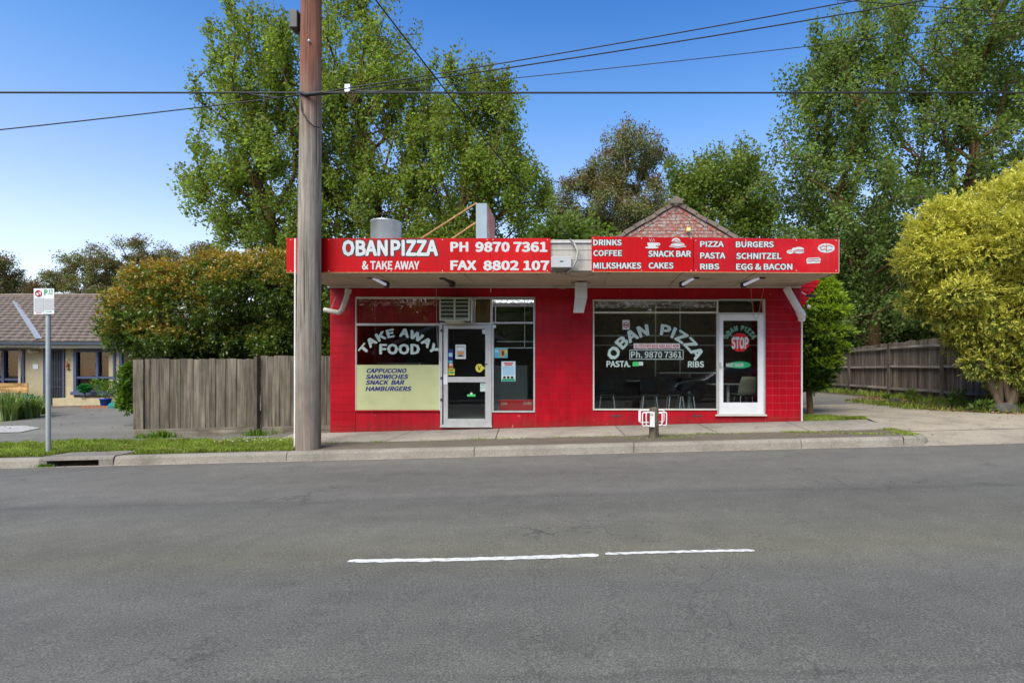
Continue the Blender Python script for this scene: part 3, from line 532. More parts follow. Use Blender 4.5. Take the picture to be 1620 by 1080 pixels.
# side and back walls, upper parapet, roof deck
mb = MB(); mb.box(XL, XL+.2, YW+.225, 18, -.4, ZT); mb.box(XRt-.2, XRt, YW+.225, 18, -.4, ZT); mb.box(XL+.205, XRt-.205, 17.8, 18, -.4, ZT); part('side_wall', mb, M['red'], shop)
mb = MB(); mb.box(XL, XRt, YW, 18.1, ZT+.305, ZT+.34); part('roof', mb, M['tin'], shop)
# tiles: individually laid on the two piers, joined elsewhere
TS = .155; tm = {}
def tile_rect(px0, px1, py0, py1, single, zlow=None):
    x0, x1, zt, zb = xx(px0), xx(px1), zz(py0), (zz(py1) if zlow is None else zlow)
    nx = max(1, round((x1-x0)/TS)); w_ = (x1-x0)/nx; r = 0; z = zt; sm = MB()
    while z > zb + .02:
        z2 = max(zb, z-TS)
        for i in range(nx):
            xa = x0+i*w_; xc = xa+w_/2; lowz = gz(xc, YW)-.02
            if z2 < lowz: z3 = lowz
            else: z3 = z2
            if z-z3 < .015: continue
            hw = w_/2-(.0006 if px0 > 1000 else .0003); hh_ = (z-z3)/2-.0026
            if single and abs((z-z3)-TS) < .001:
                key = (round(hw,4), round(hh_,4))
                if key not in tm:
                    b = MB(); e = .003; f = .009
                    vs = [(-hw,0,-hh_),(hw,0,-hh_),(hw,0,hh_),(-hw,0,hh_),(-hw+e,-f,-hh_+e),(hw-e,-f,-hh_+e),(hw-e,-f,hh_-e),(-hw+e,-f,hh_-e)]
                    b.add(vs, [(4,5,6,7),(0,1,5,4),(1,2,6,5),(2,3,7,6),(3,0,4,7)]); tm[key] = b.data('wall_tile', (0,0,0), M['redtile'])
                inst('wall_tile', tm[key], wall, (xc, YW+.008, (z+z3)/2), (random.uniform(-.008,.008), 0, random.uniform(-.008,.008)))
            else:
                j = random.uniform(0,.0015); sm.box(xc-hw, xc+hw, YW-.001-j, YW+.0075, (z+z3)/2-hh_, (z+z3)/2+hh_)
        z = z2
    return sm
part('tile_joint', MB().box(xx(1211), xx(1266.5), YW+.0035, YW+.0078, gz(4,YW), zz(474)), M['groutpale'], wall); part('tile_joint', MB().box(xx(847), xx(937.5), YW+.0035, YW+.0078, gz(0,YW), zz(474)), M['grout'], wall)
big = MB()
def join(s): n = len(big.v); big.v.extend(s.v); big.f.extend([tuple(i+n for i in f) for f in s.f]); big.m.extend(s.m); big.sm.extend(s.sm)
join(tile_rect(1211.5,1266.5,474,0,True,-.1)); join(tile_rect(848,937,470,0,True,-.1)); join(tile_rect(522.5,562,454,0,False,-.3))
part('tile_field', big, M['red'], wall, kind='stuff')
# white corner bead on the right corner
mb = MB(); mb.box(XRt+.004, XRt+.03, YW-.02, YW+.02, gz(4.7,12)-.02, zz(505)); part('corner_trim', mb, M['whitepipe'], shop)
# air bricks in the base
for px in (976, 1103):
    mb = MB(); 
    for k in range(4): mb.box(xx(px)-.11+k*.055, xx(px)-.07+k*.055, YW+.003, YW+.009, zz(659.5), zz(656))
    part('air_brick', mb, M['darkmetal'], shop)

# awning: soffit sheets, fascia board, roof
YF = 10.36
mb = MB(); xa = -5.23; xb = 4.72
aw = part('awning', MB().box(xa, xb, YF+.03, YW, ZT+.03, ZT+.30).box(xa-.02, xb+.02, YF-.0, YW+.3, 3.775, 3.80), M['oldwhite'], shop)
cuts = [-5.23,-3.7,-2.1,-.75,.6,1.95,3.3,4.72]
for i in range(len(cuts)-1):
    part('soffit_sheet', MB().box(cuts[i]+.006, cuts[i+1]-.006, YF+.03, YW+.005, ZT+.004+random.uniform(0,.006), ZT+.026), M['cream'], aw)
for c in cuts[1:-1]: part('cover_strip', MB().box(c-.02, c+.02, YF+.05, YW, ZT-.008, ZT+.003), M['cream'], aw)
part('edge_strip', MB().box(xa, xb, YW-.035, YW-.004, ZT-.03, ZT+.003), M['framewhite'], aw)
for k, (z0, z1) in enumerate(((3.235,3.42),(3.43,3.60),(3.61,3.73))):
    part('fascia_board', MB().box(-.60, .32, YF-.012, YF+.02, z0, z1), M['oldwhite'], aw)
part('fascia_back', MB().box(xa, xb, YF+.021, YF+.03, 3.22, 3.774), M['oldwhite'], aw)
part('capping', MB().box(-.49, .27, YF-.04, YF+.05, 3.735, 3.765), M['tin'], aw)
# dangling wires and the swaged conduit along the soffit
def wire(nm, pts, r, mt, parent): return part(nm, MB().tube(pts, r, 5), mt, parent)
wire('soffit_wire', [P(884,432,10.5),P(905,437,10.6),P(925,438,10.6),P(950,432,10.6)], .006, M['cablew'], aw)
wire('soffit_wire', [P(x, 427+3*math.sin(i*1.9), 10.4-.02*(i%2)) for i, x in enumerate(range(876, 905, 4))], .006, M['cablew'], aw)
wire('soffit_wire', [P(880+i*2, 428+(i*5)%7, 10.38) for i in range(12)], .005, M['cable'], aw)
wire('soffit_wire', [P(875,454,11.9),P(890,457,11.9),P(905,453,11.9),P(912,448,11.5)], .006, M['cablew'], aw)
wire('soffit_cord', [P(690,453,11.9),P(690.5,500,11.9),P(692,540,11.9),P(696,570,11.93)], .006, M['cablew'], aw)
wire('soffit_cord', [P(778,446,11.6),P(776,462,11.9)], .008, M['pvc'], aw)
wire('hanging_tie', [P(1187,450,11.6),P(1190,478,11.6),P(1193,502,11.6),P(1196,505,11.6),P(1200,500,11.6),P(1203,480,11.6),P(1209,452,11.6)], .006, M['rust'], aw)
wire('leaning_rod', [P(531,470,11.8),P(523,490,11.8)], .008, M['cablew'], aw)

# windows and doors -------------------------------------------------
def frame(mbx, a, b, t, u, w_=.035, y0=YW-.02, y1=YW+.06):
    x0, x1, z0, z1 = xx(a), xx(b), zz(u), zz(t)
    mbx.box(x0, x1, y0, y1, z1-w_, z1); mbx.box(x0, x1, y0, y1, z0, z0+w_); mbx.box(x0, x0+w_, y0+.001, y1-.001, z0+w_, z1-w_); mbx.box(x1-w_, x1, y0+.001, y1-.001, z0+w_, z1-w_)
def pane(a, b, t, u, parent, mt=None, y=YW+.02): return part('pane', MB().box(xx(a), xx(b), y, y+.006, zz(u), zz(t)), mt or M['glass'], parent)
# takeaway window
win = part('window', MB().box(xx(563), xx(697), YW-.012, YW+.055, zz(473), zz(469.6)).box(xx(563), xx(697.5), YW-.022, YW+.055, zz(515), zz(511.5)).box(xx(694.8), xx(698), YW-.018, YW+.05, zz(650), zz(515.2)).box(xx(562.5), xx(564), YW-.010, YW+.05, zz(650), zz(473.2)), M['framewhite'], shop)
pane(564, 695, 515, 576, win)
part('transom_panel', MB().box(xx(564), xx(696), YW+.022, YW+.03, zz(511.5), zz(473)), M['red2'], win)
part('pane', MB().box(xx(564), xx(696), YW+.008, YW+.012, zz(511.5), zz(473)), M['glass'], win)
part('print_strip', MB().box(xx(566), xx(694), YW+.005, YW+.0065, zz(484), zz(474)), M['scratch2'], win)
for s_, a, b in (('THIRST',603,617),('CRUSH',642,660),('THIRST',667,687)): lettering('faded_lettering', s_, xx(a), xx(b), zz(483), zz(478), YW+.003, M['boxface'], win, .02, slope=.06)
part('menu_panel', MB().box(xx(564), xx(695), YW+.0, YW+.03, zz(648.5), zz(577)), M['pale'], win, bev=.004)
part('sill', MB().box(xx(563), xx(696), YW-.03, YW+.05, zz(650.5), zz(648.6)), M['red2'], win)
lettering('window_lettering', 'TAKE AWAY', 0, 1.70, 0, .18, YW+.016, M['lettergl'], win, .05, arc=(xx(630.5), zz(597), .86, 1.0), spacing=1.05)
lettering('window_lettering', 'FOOD', xx(599.5), xx(664), zz(560.5), zz(543.5), YW+.018, M['lettergl'], win, .045)
for s_, a, b, zt, zb in (('CAPPUCCINO',579,644.5,582.5,590),('SANDWICHES',578,647,592,599.5),('SNACK  BAR',578,641,601,608.5),('HAMBURGERS',578,652,611,618.5)):
    lettering('menu_lettering', s_, xx(a), xx(b)-.03, zz(zb), zz(zt), YW-.001, M['blue'], win, .05, shear=.28)
# entry door
fr = MB(); frame(fr, 697, 778, 510.5, 674, .04, YW-.03, YW+.07); door = part('door_frame', fr, M['alu'], shop)
mb = MB(); x0, x1 = xx(702), xx(775.5); y0, y1 = YW-.022, YW+.03
mb.box(x0, x0+.09, y0, y1, zz(671), zz(514)); mb.box(x1-.10, x1, y0, y1, zz(671), zz(514)); mb.box(x0+.09, x1-.10, y0+.001, y1, zz(671), zz(662.5)); mb.box(x0+.09, x1-.10, y0+.001, y1, zz(604.5), zz(596)); mb.box(x0+.09, x1-.10, y0+.001, y1, zz(520), zz(514))
dl = part('door', mb, M['alu'], shop, bev=.003)
pane(708, 769, 519, 597, dl); pane(708, 769, 604, 663, dl)
part('push_plate', MB().box(xx(702), xx(708.5), YW-.03, YW-.0225, zz(608), zz(592)), M['white'], dl)
part('hinge', MB().box(xx(697.2), xx(700.2), YW-.04, YW-.031, zz(525), zz(521)), M['darkmetal'], dl); part('hinge', MB().box(xx(697.2), xx(700.2), YW-.04, YW-.031, zz(634), zz(630)), M['darkmetal'], dl); part('hinge', MB().box(xx(697.2), xx(700.2), YW-.04, YW-.031, zz(600), zz(596)), M['darkmetal'], dl)
part('lock_lever', MB().box(xx(767), xx(771.5), YW-.04, YW-.0225, zz(576.5), zz(575)), M['darkmetal'], dl)
part('threshold', MB().box(xx(697), xx(779), YW-.06, YW-.031, zz(675.5), zz(673)), M['alu'], door)
# transom beside the air conditioner (yellowed board) and frame
mb = MB(); mb.box(xx(697), xx(847), YW-.015, YW+.055, zz(473), zz(469.8)); mb.box(xx(776), xx(779.5), YW-.028, YW+.055, zz(510.3), zz(473.2)); mb.box(xx(749.5), xx(752), YW-.012, YW+.05, zz(510.3), zz(473.2)); tr_ = part('transom_frame', mb, M['alu'], shop)
for k in range(3): part('board', MB().box(xx(752.3+k*8), xx(759.8+k*8), YW+.02, YW+.035, zz(510), zz(474)), wood('stained_board%d' % k, (.06,.045,.015), (.20,.15,.05), 2) if k == 0 else bpy.data.materials['stained_board0'], tr_)
# side window
fr = MB(); frame(fr, 778.5, 846.5, 509.3, 652, .035); fr.box(xx(843.6), xx(846.8), YW-.02, YW+.06, zz(509.2), zz(472.9)); fr.box(xx(783), xx(784.5), YW-.0, YW+.05, zz(509), zz(485)); sw = part('side_window', fr, M['alu'], shop)
pane(781, 844, 474, 509.5, sw); pane(781, 844, 512, 650, sw)
part('glazing_bar', MB().box(xx(828.7), xx(830), YW+.1, YW+.12, zz(550), zz(474)), M['alu'], sw)
part('glazing_bar', MB().box(xx(781), xx(844), YW+.1, YW+.12, zz(550.5), zz(549)), M['alu'], sw); part('glazing_bar', MB().box(xx(785), xx(844), YW+.1, YW+.12, zz(540.2), zz(539.2)), M['alu'], sw)
part('print_strip', MB().box(xx(781), xx(843), YW+.008, YW+.010, zz(485), zz(475)), scratchprint('frosted_strip', (.55,.56,.62), .36, .5, 14), sw)
# dining window
fr = MB(); frame(fr, 938, 1136, 474, 648.5, .03); fr.box(xx(940.3), xx(1133.7), YW-.025, YW+.05, zz(495.5), zz(493)); dw = part('dining_window', fr, M['framewhite'], shop)
pane(940, 1134, 475, 493.5, dw); pane(940, 1134, 495.3, 647, dw)
part('print_strip', MB().box(xx(942), xx(1132), YW+.008, YW+.010, zz(487), zz(476)), M['scratch'], dw)
for s_, a, b in (('CRUSH',944,962),('THIRST',1020,1038),('CRUSH',1079,1098)): lettering('faded_lettering', s_, xx(a), xx(b), zz(484), zz(478.5), YW+.006, M['plateg'], dw, .02, slope=.12)
lettering('window_lettering', 'OBAN  PIZZA', 0, 2.10, 0, .25, YW+.016, M['lettergl'], dw, .045, outline=.06, omat=M['black'], arc=(xx(1037), zz(597.5), .90, 1.0), spacing=1.02)
pn = part('phone_board', MB().box(xx(1002.5), xx(1075.5), YW+.010, YW+.014, zz(551.5), zz(543)), M['paper'], dw)
lettering('window_lettering', 'GLUTEN FREE BASE AVAILABLE NOW', xx(1004), xx(1074), zz(551), zz(544), YW+.009, M['stopred'], dw, .02)
part('phone_board', MB().box(xx(996), xx(1081.5), YW+.0135, YW+.017, zz(568.5), zz(553)), M['lettergl'], dw)
part('phone_board_inner', MB().box(xx(997), xx(1080.5), YW+.0115, YW+.0134, zz(567.5), zz(554)), M['black'], dw)
lettering('window_lettering', 'Ph. 9870 7361', xx(998.5), xx(1078.5), zz(566), zz(555), YW+.0105, M['lettergl'], dw, .02)
lettering('window_lettering', 'PASTA.', xx(959.5), xx(997.5), zz(580.5), zz(570.5), YW+.018, M['lettergl'], dw, .035)
lettering('window_lettering', 'RIBS', xx(1088.5), xx(1114), zz(581), zz(571), YW+.018, M['lettergl'], dw, .035)
part('green_sticker', MB().box(xx(1001), xx(1010), YW+.013, YW+.018, zz(579), zz(572)), M['neon'], dw); part('green_sticker', MB().box(xx(1010.3), xx(1017.5), YW+.013, YW+.018, zz(578), zz(572)), M['lettergl'], dw)
# no smoking sticker
part('no_smoking_sticker', MB().box(xx(985), xx(996), YW+.013, YW+.018, zz(521), zz(506)), M['paper'], dw)
def ringpts(cx, cz, r, n=20): return [(cx+r*math.cos(2*math.pi*i/n), cz+r*math.sin(2*math.pi*i/n)) for i in range(n)]
mb = MB(); mb.tube([(x, YW+.012, z) for x, z in ringpts(xx(990.5), zz(514), .055)+[ringpts(xx(990.5), zz(514), .055)[0]]], .009, 4); mb.beam((xx(987.5), YW+.012, zz(511)), (xx(993.5), YW+.012, zz(517)), .012, .004); part('no_smoking_ring', mb, M['stopred'], dw)
part('cigarette_print', MB().box(xx(987.5), xx(993.5), YW+.009, YW+.0125, zz(514.8), zz(513.2)), M['black'], dw)
# stop door
fr = MB(); frame(fr, 1134.5, 1210, 494.5, 657, .035, YW-.03, YW+.06); fr.box(xx(1207.3), xx(1210), YW-.02, YW+.05, zz(494.3), zz(474)); fr.box(xx(1136.2), xx(1210), YW-.018, YW+.05, zz(475.5), zz(473.2)); d2f = part('door_frame', fr, M['alu'], shop)
mb = MB(); x0, x1 = xx(1137.5), xx(1207.5)
mb.box(x0, x0+.085, y0, y1, zz(655), zz(497.5)); mb.box(x1-.115, x1, y0, y1, zz(655), zz(497.5)); mb.box(x0+.085, x1-.115, y0+.001, y1, zz(655), zz(636.5)); mb.box(x0+.085, x1-.115, y0+.001, y1, zz(507), zz(497.5))
d2 = part('door', mb, M['white'], shop, bev=.003)
pane(1143, 1199, 506, 637, d2); part('pane', MB().box(xx(1137), xx(1207.5), YW+.01, YW+.016, zz(494.6), zz(475.6)), M['glass'], d2f)
mb = MB(); mb.box(xx(1137.5), xx(1140), YW-.035, YW-.0225, zz(583), zz(573)); mb.beam((xx(1138.5), YW-.045, zz(579.5)), (xx(1143.5), YW-.05, zz(580)), .012, .012); part('handle', mb, M['alu'], d2)
part('threshold', MB().box(xx(1131), xx(1212), YW-.06, YW-.031, zz(657.5), zz(655.2)), M['framewhite'], d2f)
oc = [(xx(1171)+.205*math.cos(R(22.5+45*i)), zz(541.5)+.205*math.sin(R(22.5+45*i))) for i in range(8)]
part('stop_sticker', MB().poly(oc, YW+.014, .004), M['stopred'], d2)
lettering('window_lettering', 'STOP', xx(1157.5), xx(1184.5), zz(552), zz(532.5), YW+.011, M['letter'], d2, .045)
lettering('window_lettering', 'OBAN PIZZA', 0, .68, 0, .10, YW+.0165, M['green'], d2, .02, outline=.035, omat=M['lettergl'], arc=(xx(1171), zz(542.5), .27, 1.0), spacing=1.12)
part('green_sticker', MB().poly([(xx(1170)+.24*math.cos(t*.3142), zz(577)+.075*math.sin(t*.3142)) for t in range(20)], YW+.014, .004), M['green'], d2)
lettering('window_lettering', 'NEXT DOOR', xx(1149), xx(1176.5), zz(580.3), zz(574.2), YW+.012, M['letter'], d2, .03)

# interior rooms
yb = 16.6; zf_ = .42
mb = MB(); mb.box(XL+.21, XRt-.21, yb, yb+.05, zf_, 3.15); mb.box(-.52, -.46, YW+.23, yb-.001, zf_, 3.15); inn = part('inner_wall', mb, M['intwall'], shop)
part('inner_floor', MB().box(XL+.21, XRt-.21, YW+.23, 17.7, zf_-.05, zf_), M['intfloor'], shop); part('inner_ceiling', MB().box(XL+.21, XRt-.21, YW+.23, 17.7, 3.151, 3.18), M['intceil'], shop)
# rear glazed partition bars seen through the dining window
mb = MB(); 
for px in (1057, 1102): mb.box(xx(px)-.015, xx(px)+.015, 13.9, 13.93, 1.3, 3.1)
mb.box(-.2, XRt-.3, 13.9, 13.93, 2.28, 2.31); mb.box(-.2, XRt-.3, 13.9, 13.93, 2.05, 2.075); part('partition_bar', mb, M['alu'], inn)
part('wall_screen', MB().box(.55, 1.3, 16.4, 16.5, 2.35, 2.85), emit('tv_glow', (.10,.08,.30), .10), inn)
part('picture', MB().box(2.0, 2.7, 16.5, 16.55, 2.35, 2.75), M['counter'], inn)

for x_, y_ in ((xx(812), 13.4), (xx(640), 12.6), (1.4, 12.6), (3.6, 12.6)):  # first tube shows in the side window; the others are unseen added fill lights
    t = thing('ceiling_tube', {0: '', 1: ''}.get(9, 'lit white tube on the shop ceiling %s' % {812: 'x'}.get(0, ('seen at the top of the side window' if y_ == 13.4 else 'added out of view inside the takeaway window to light the room' if x_ < 0 else 'added out of view inside the dining window to light the room' if x_ < 2 else 'added out of view inside the STOP door to light the room'))), 'light', (x_, y_, 3.1), 'tubes on the shop ceiling')
    part('tube', MB().tube([(x_-.6, y_, 3.06), (x_+.6, y_, 3.06)], .022, 8), M['tubein'], t); part('housing', MB().box(x_-.65, x_+.65, y_-.05, y_+.05, 3.09, 3.14), M['white'], t)
# furniture inside
def cafe_table(x, y, w_=.7, top=.74, label='', ped=M['black'], first=[None]):
    t = thing('cafe_table', label, 'table', (x, y, zf_), 'cafe tables in the dining room')
    part('table_top', MB().box(x-w_/2, x+w_/2, y-.3, y+.3, zf_+top-.03, zf_+top), M['tabletop'], t, bev=.01)
    part('pedestal', MB().lathe((x, y, zf_), [(.22,0),(.22,.015),(.035,.04),(.035,top-.03)], 14), ped, t); return t
def px_at(px, Y): return (px-PX0)*Y/F
cafe_table(px_at(1012,14.4), 14.4, .7, .78, 'small white cafe table on a black pedestal behind the word PASTA')
cafe_table(px_at(1090,13.6), 13.6, 1.5, .98, 'long high white table in the middle of the dining window', M['white'])
cafe_table(px_at(1152,13.3), 13.3, .9, .72, 'white cafe table half hidden by the frame of the STOP door', M['white'])
def cafe_chair(x, y, rz, label, shell=True):
    t = thing('cafe_chair', label, 'chair', (x, y, zf_), 'cafe chairs in the dining room')
    if shell:
        mb = MB(); prof_ = [(.20,0),(.22,.02),(.20,.05)]; n = 8; vs = []
        for i in range(9):
            u = i/8
            for j in range(n+1):
                a = (j/n-.5)*2; yy = .2 - u*.45 if u < .5 else -.02-.05*(u-.5)*2-.02; 
                if u < .5: vs.append((x+a*.22, y+.2-.42*(u/.5), zf_+.46+.03*a*a))
                else: vs.append((x+a*.23*(1-.25*((u-.5)*2)**3), y-.22-.10*(u-.5)*2+.05*a*a, zf_+.46+.42*(u-.5)*2))
        m7 = n+1; mb.add(vs, [(i*m7+j, i*m7+j+1, (i+1)*m7+j+1, (i+1)*m7+j) for i in range(8) for j in range(n)], True)
        s_ = part('shell', mb, M['chairseat'], t); sm = s_.modifiers.new('solid', 'SOLIDIFY'); sm.thickness = .012
    else: part('seat', MB().box(x-.18, x+.18, y-.18, y+.18, zf_+.45, zf_+.49), M['black'], t, bev=.012); part('backrest', MB().box(x-.18, x+.18, y+.17, y+.2, zf_+.55, zf_+.85), M['black'], t, bev=.01)
    for a in (-1,1):
        for b in (-1,1): part('leg', MB().tube([(x+a*.14, y+b*.14, zf_+.45), (x+a*.19, y+b*.19, zf_)], .012, 6), M['chrome'], t)
    t.rotation_euler[2] = rz; return t
for px, lb in ((960,'chrome legged black chair at the left end of the dining window'),(1027,'black chair with chrome legs behind the timber post with hoops'),(1068,'black chair with chrome legs below the long high table'),(1085,'black chair with chrome legs right of the long table leg')):
    cafe_chair(px_at(px,12.75), 12.75, 0, lb, False)
cafe_chair(px_at(1176,12.95), 12.95, .2, 'pale moulded shell chair seen through the STOP door')
cc = thing('drinks_cooler', 'pale counter unit standing at the back of the dining room', 'counter', (px_at(1010,15.6), 15.6, zf_)); x_ = px_at(1010,15.6)
part('cabinet', MB().box(x_-.6, x_+.6, 15.4, 16.0, zf_, zf_+1.1), M['counter'], cc, bev=.01); part('counter_top', MB().box(x_-.65, x_+.65, 15.35, 16.05, zf_+1.101, zf_+1.14), M['tabletop'], cc)
# left room: counter, menu board
x_ = px_at(650,14.6); cc = thing('serving_counter', 'cream serving counter inside the takeaway window', 'counter', (x_, 14.6, zf_))
part('counter_body', MB().box(x_-1.6, x_+.3, 14.3, 14.9, zf_, zf_+1.18), M['counter'], cc); part('counter_top', MB().box(x_-1.65, x_+.35, 14.25, 14.95, zf_+1.181, zf_+1.22), M['tabletop'], cc)
x_ = px_at(812,13.9); cc = thing('fridge', 'tall pale display unit standing inside the side window', 'fridge', (x_, 14.1, zf_))
part('cabinet', MB().box(x_-.55, x_+.35, 13.9, 14.5, zf_, zf_+1.15), M['plateg'], cc, bev=.01); part('side_panel', MB().box(x_-.62, x_-.56, 13.4, 14.5, zf_, zf_+1.25), M['counter'], cc)
cr = thing('drink_crate', 'low red crate with pale faded print at the foot of the side window', 'crate', (xx(815), YW+.3, zz(650)))
part('crate_body', MB().box(xx(787), xx(843), YW+.22, YW+.45, zz(650), zz(633)), M['cola'], cr, bev=.01)
lettering('crate_lettering', 'Coke', xx(790), xx(800), zz(641), zz(636), YW+.218, M['letter'], cr, .01, shear=.2); lettering('crate_lettering', 'Coke', xx(826), xx(839), zz(641), zz(635), YW+.218, M['letter'], cr, .01, shear=.2)

# posters and stickers (things lying on the glass)
def poster(label, px0, px1, py0, py1, base, bits, y=YW-.0245, cat='poster', name='poster', writing=()):
    t = thing(name, label, cat, (xx((px0+px1)/2), y, zz(py1)), 'notices stuck on the shop glass')
    part('sheet', MB().box(xx(px0), xx(px1), y, y+.003, zz(py1), zz(py0)), M[base], t)
    for k_, (a, b, c, d, mt) in enumerate(bits): part('print', MB().box(xx(a), xx(b), y-.0012*(k_+1), y-.0002, zz(d), zz(c)), M[mt], t)
    for (s_, a, b, c, d, mt) in writing: lettering('print_lettering', s_, xx(a), xx(b), zz(d), zz(c), y-.0014, M[mt], t, .01, th=.0005)
    return t
yg = YW+.012
poster('white poster with a grey and orange food picture on the upper door glass', 720.3, 736.7, 545, 567.5, 'paper', [(722,735,547,565,'plateg'),(723.5,733.5,550,554,'paper'),(724,733,556,560.5,'orange'),(725,732,561.5,563.5,'black')], yg)
poster('column of small blue stickers at the left edge of the upper door glass', 708.5, 716.5, 552, 579, 'blue', [(709.5,715.5,558,564,'skyb'),(709.5,715.5,570,576,'cyan')], yg, 'sticker', 'sticker')
poster('small brown and white sticker between the blue and yellow ones', 710, 716.5, 574.8, 582, 'orange', [(711,715.5,576,577.5,'paper'),(711,715.5,579,580,'black')], yg-.004, 'sticker', 'sticker')
poster('yellow sticker at the lower left corner of the upper door glass', 708.5, 719, 583, 593, 'yellow', [(710,717.5,584.5,586,'black'),(711,718,587.5,590.5,'green')], yg-.001, 'sticker', 'sticker')
t = thing('sticker', 'round yellow green pointed sticker on the right of the upper door glass', 'sticker', (xx(759), yg, zz(589)), 'notices stuck on the shop glass')
part('sheet', MB().poly([(xx(758)+.08*math.cos(.35*i), zz(582)+.09*math.sin(.35*i)) for i in range(18)], yg, .002), M['yellow'], t); part('print', MB().poly([(xx(764),zz(579)),(xx(764),zz(585)),(xx(767.5),zz(582))], yg-.0015, .001), M['yellow'], t); lettering('print_lettering', 'V', xx(755.5), xx(760.5), zz(585.5), zz(578.5), yg-.0015, M['black'], t, .03)
poster('small white notice on the lower door glass', 759.5, 768, 605.5, 619, 'lettergl', [(761,766.5,608,609,'green'),(761,766.5,611,611.6,'plateg'),(761,766.5,613,613.6,'plateg')], yg, 'notice', 'notice')
t = thing('sticker', 'green sticker with a pale round top on the lower door glass', 'sticker', (xx(745), yg, zz(629)), 'notices stuck on the shop glass')
part('sheet', MB().poly([(xx(739),zz(627)),(xx(752),zz(627)),(xx(752),zz(623.5)),(xx(739),zz(623.5))], yg, .002), M['neon'], t); part('print', MB().poly(ringpts(xx(745.5), zz(622.5), .028, 14), yg-.0015, .001), M['lettergl'], t)
poster('cyan landscape poster high on the side window glass', 781, 803, 550, 566, 'cyan', [(783,789,553,557,'skyb'),(792,799,552,564,'orange'),(794,797,555,562,'black'),(799.3,802,553,559,'yellow')], yg)
poster('tall pale blue notice in the middle of the side window glass', 793, 815.5, 571.3, 603, 'skyb', [(793.8,814.7,571.9,602.3,'paper'),(795,813.5,579,593.5,'skyb'),(794,814.5,599,602.3,'green'),(796,800,595,598.5,'black'),(802,806,595,598.5,'black'),(808,812,595,598.5,'black'),(797,812,573.5,575.2,'stopred'),(799,810,576.3,577.6,'stopred')], yg)
poster('small white card on the top corner of the door glass', 763, 769, 521, 528, 'paper', [], yg, 'card', 'card')
poster('small white card taped at the top left of the side window', 779.8, 785, 514, 519, 'paper', [], YW-.028, 'card', 'card')
# red shop sign: left
ys_ = YF-.05
def fz(py): return CH + (PY0-py)*ys_/F
def fx(px): return (px-PX0)*ys_/F
sg = thing('fascia_sign', 'long red sign board with OBAN PIZZA and phone numbers on the left of the awning', 'sign', (fx(660), ys_, fz(430)), 'red sign boards on the awning')
for a, b in ((453,615.2),(615.6,775.3),(775.7,871)): part('sign_panel', MB().box(fx(a), fx(b), ys_, ys_+.035, fz(430.5), fz(376.8)), M['signred'], sg, bev=.004)
part('sign_edge', MB().box(fx(453), fx(871), ys_-.006, ys_+.03, fz(431.7), fz(430.6)), M['rust'], sg)
yl = ys_-.002
lettering('lettering', 'OBAN', fx(541.5), fx(613.5), fz(405.3), fz(379.5), yl, M['letter'], sg, .045, outline=.055, omat=M['black'])
lettering('lettering', 'PIZZA', fx(618), fx(693), fz(405), fz(379.5), yl, M['letter'], sg, .045, outline=.055, omat=M['black'])
lettering('lettering', '& TAKE AWAY', fx(572.5), fx(663.5), fz(426.5), fz(412.8), yl, M['letter'], sg, .03)
for s_, a, b, c, d in (('PH',712.5,741,382.7,398.2),('9870 7361',752,866,382.5,398.8),('FAX',712.5,753.5,412,427.3),('8802 107',764.5,869,412,427.8)): lettering('lettering', s_, fx(a), fx(b), fz(d), fz(c), yl, M['letter'], sg, .045)
lettering('lettering', 'N', fx(470.5), fx(480), fz(404), fz(392.5), yl, M['letter'], sg, .03)
for px in (460, 520, 611, 619, 700, 771, 780, 866):
    for py in (379.5, 428.5): part('screw', MB().lathe((fx(px), ys_-.001, fz(py)), [(.011,0),(.009,.003),(0,.004)], 6, (0,-1,0)), M['tin'], sg)
sg2 = thing('fascia_sign', 'red menu sign board listing drinks, pizza and burgers on the right of the awning', 'sign', (fx(1130), ys_, fz(430)), 'red sign boards on the awning')
def spoly(pts, mb, y0=ys_, y1=ys_+.035):
    n = len(pts); vs = [(fx(p[0]), y0, fz(p[1])) for p in pts]+[(fx(p[0]), y1, fz(p[1])) for p in pts]
    return mb.add(vs, [tuple(range(n)), tuple(range(2*n-1,n-1,-1))]+[(i, n+i, n+(i+1)%n, (i+1)%n) for i in range(n)])
part('sign_panel', spoly([(936,374),(1097,375.8),(1097,430.3),(936,429)][::-1], MB()), M['signred'], sg2); part('sign_panel', spoly([(1097.8,375.9),(1327,378.4),(1327,431.2),(1097.8,430.3)][::-1], MB()), M['signred2'], sg2)
part('sign_return', MB().box(fx(1327)+.001, fx(1327)+.008, ys_, ys_+.6, fz(431.2), fz(378.6)), M['framewhite'], sg2)
part('sign_edge', spoly([(936,430.2),(1327,432.4),(1327,431.4),(936,429.2)], MB(), ys_-.004, ys_+.02), M['rust'], sg2)
for s_, a, b, c, d in (('DRINKS',938.5,983.5,379,388.5),('COFFEE',938.5,984,395.8,405.3),('MILKSHAKES',938.5,1014.5,415.3,425.3),('SNACK BAR',1025.5,1093,396.5,406.5),('CAKES',1026,1065.5,415.3,425),
                       ('PIZZA',1107.5,1145,381.7,390.7),('PASTA',1107.5,1147.5,399.5,409.3),('RIBS',1107.5,1138,417,426.5),('BURGERS',1164,1224,382,391.5),('SCHNITZEL',1164.5,1236,400,410),('EGG & BACON',1164.5,1253.5,417,427)):
    lettering('lettering', s_, fx(a), fx(b), fz(d), fz(c), yl, M['letter'], sg2, .035, outline=.055, omat=M['black'])
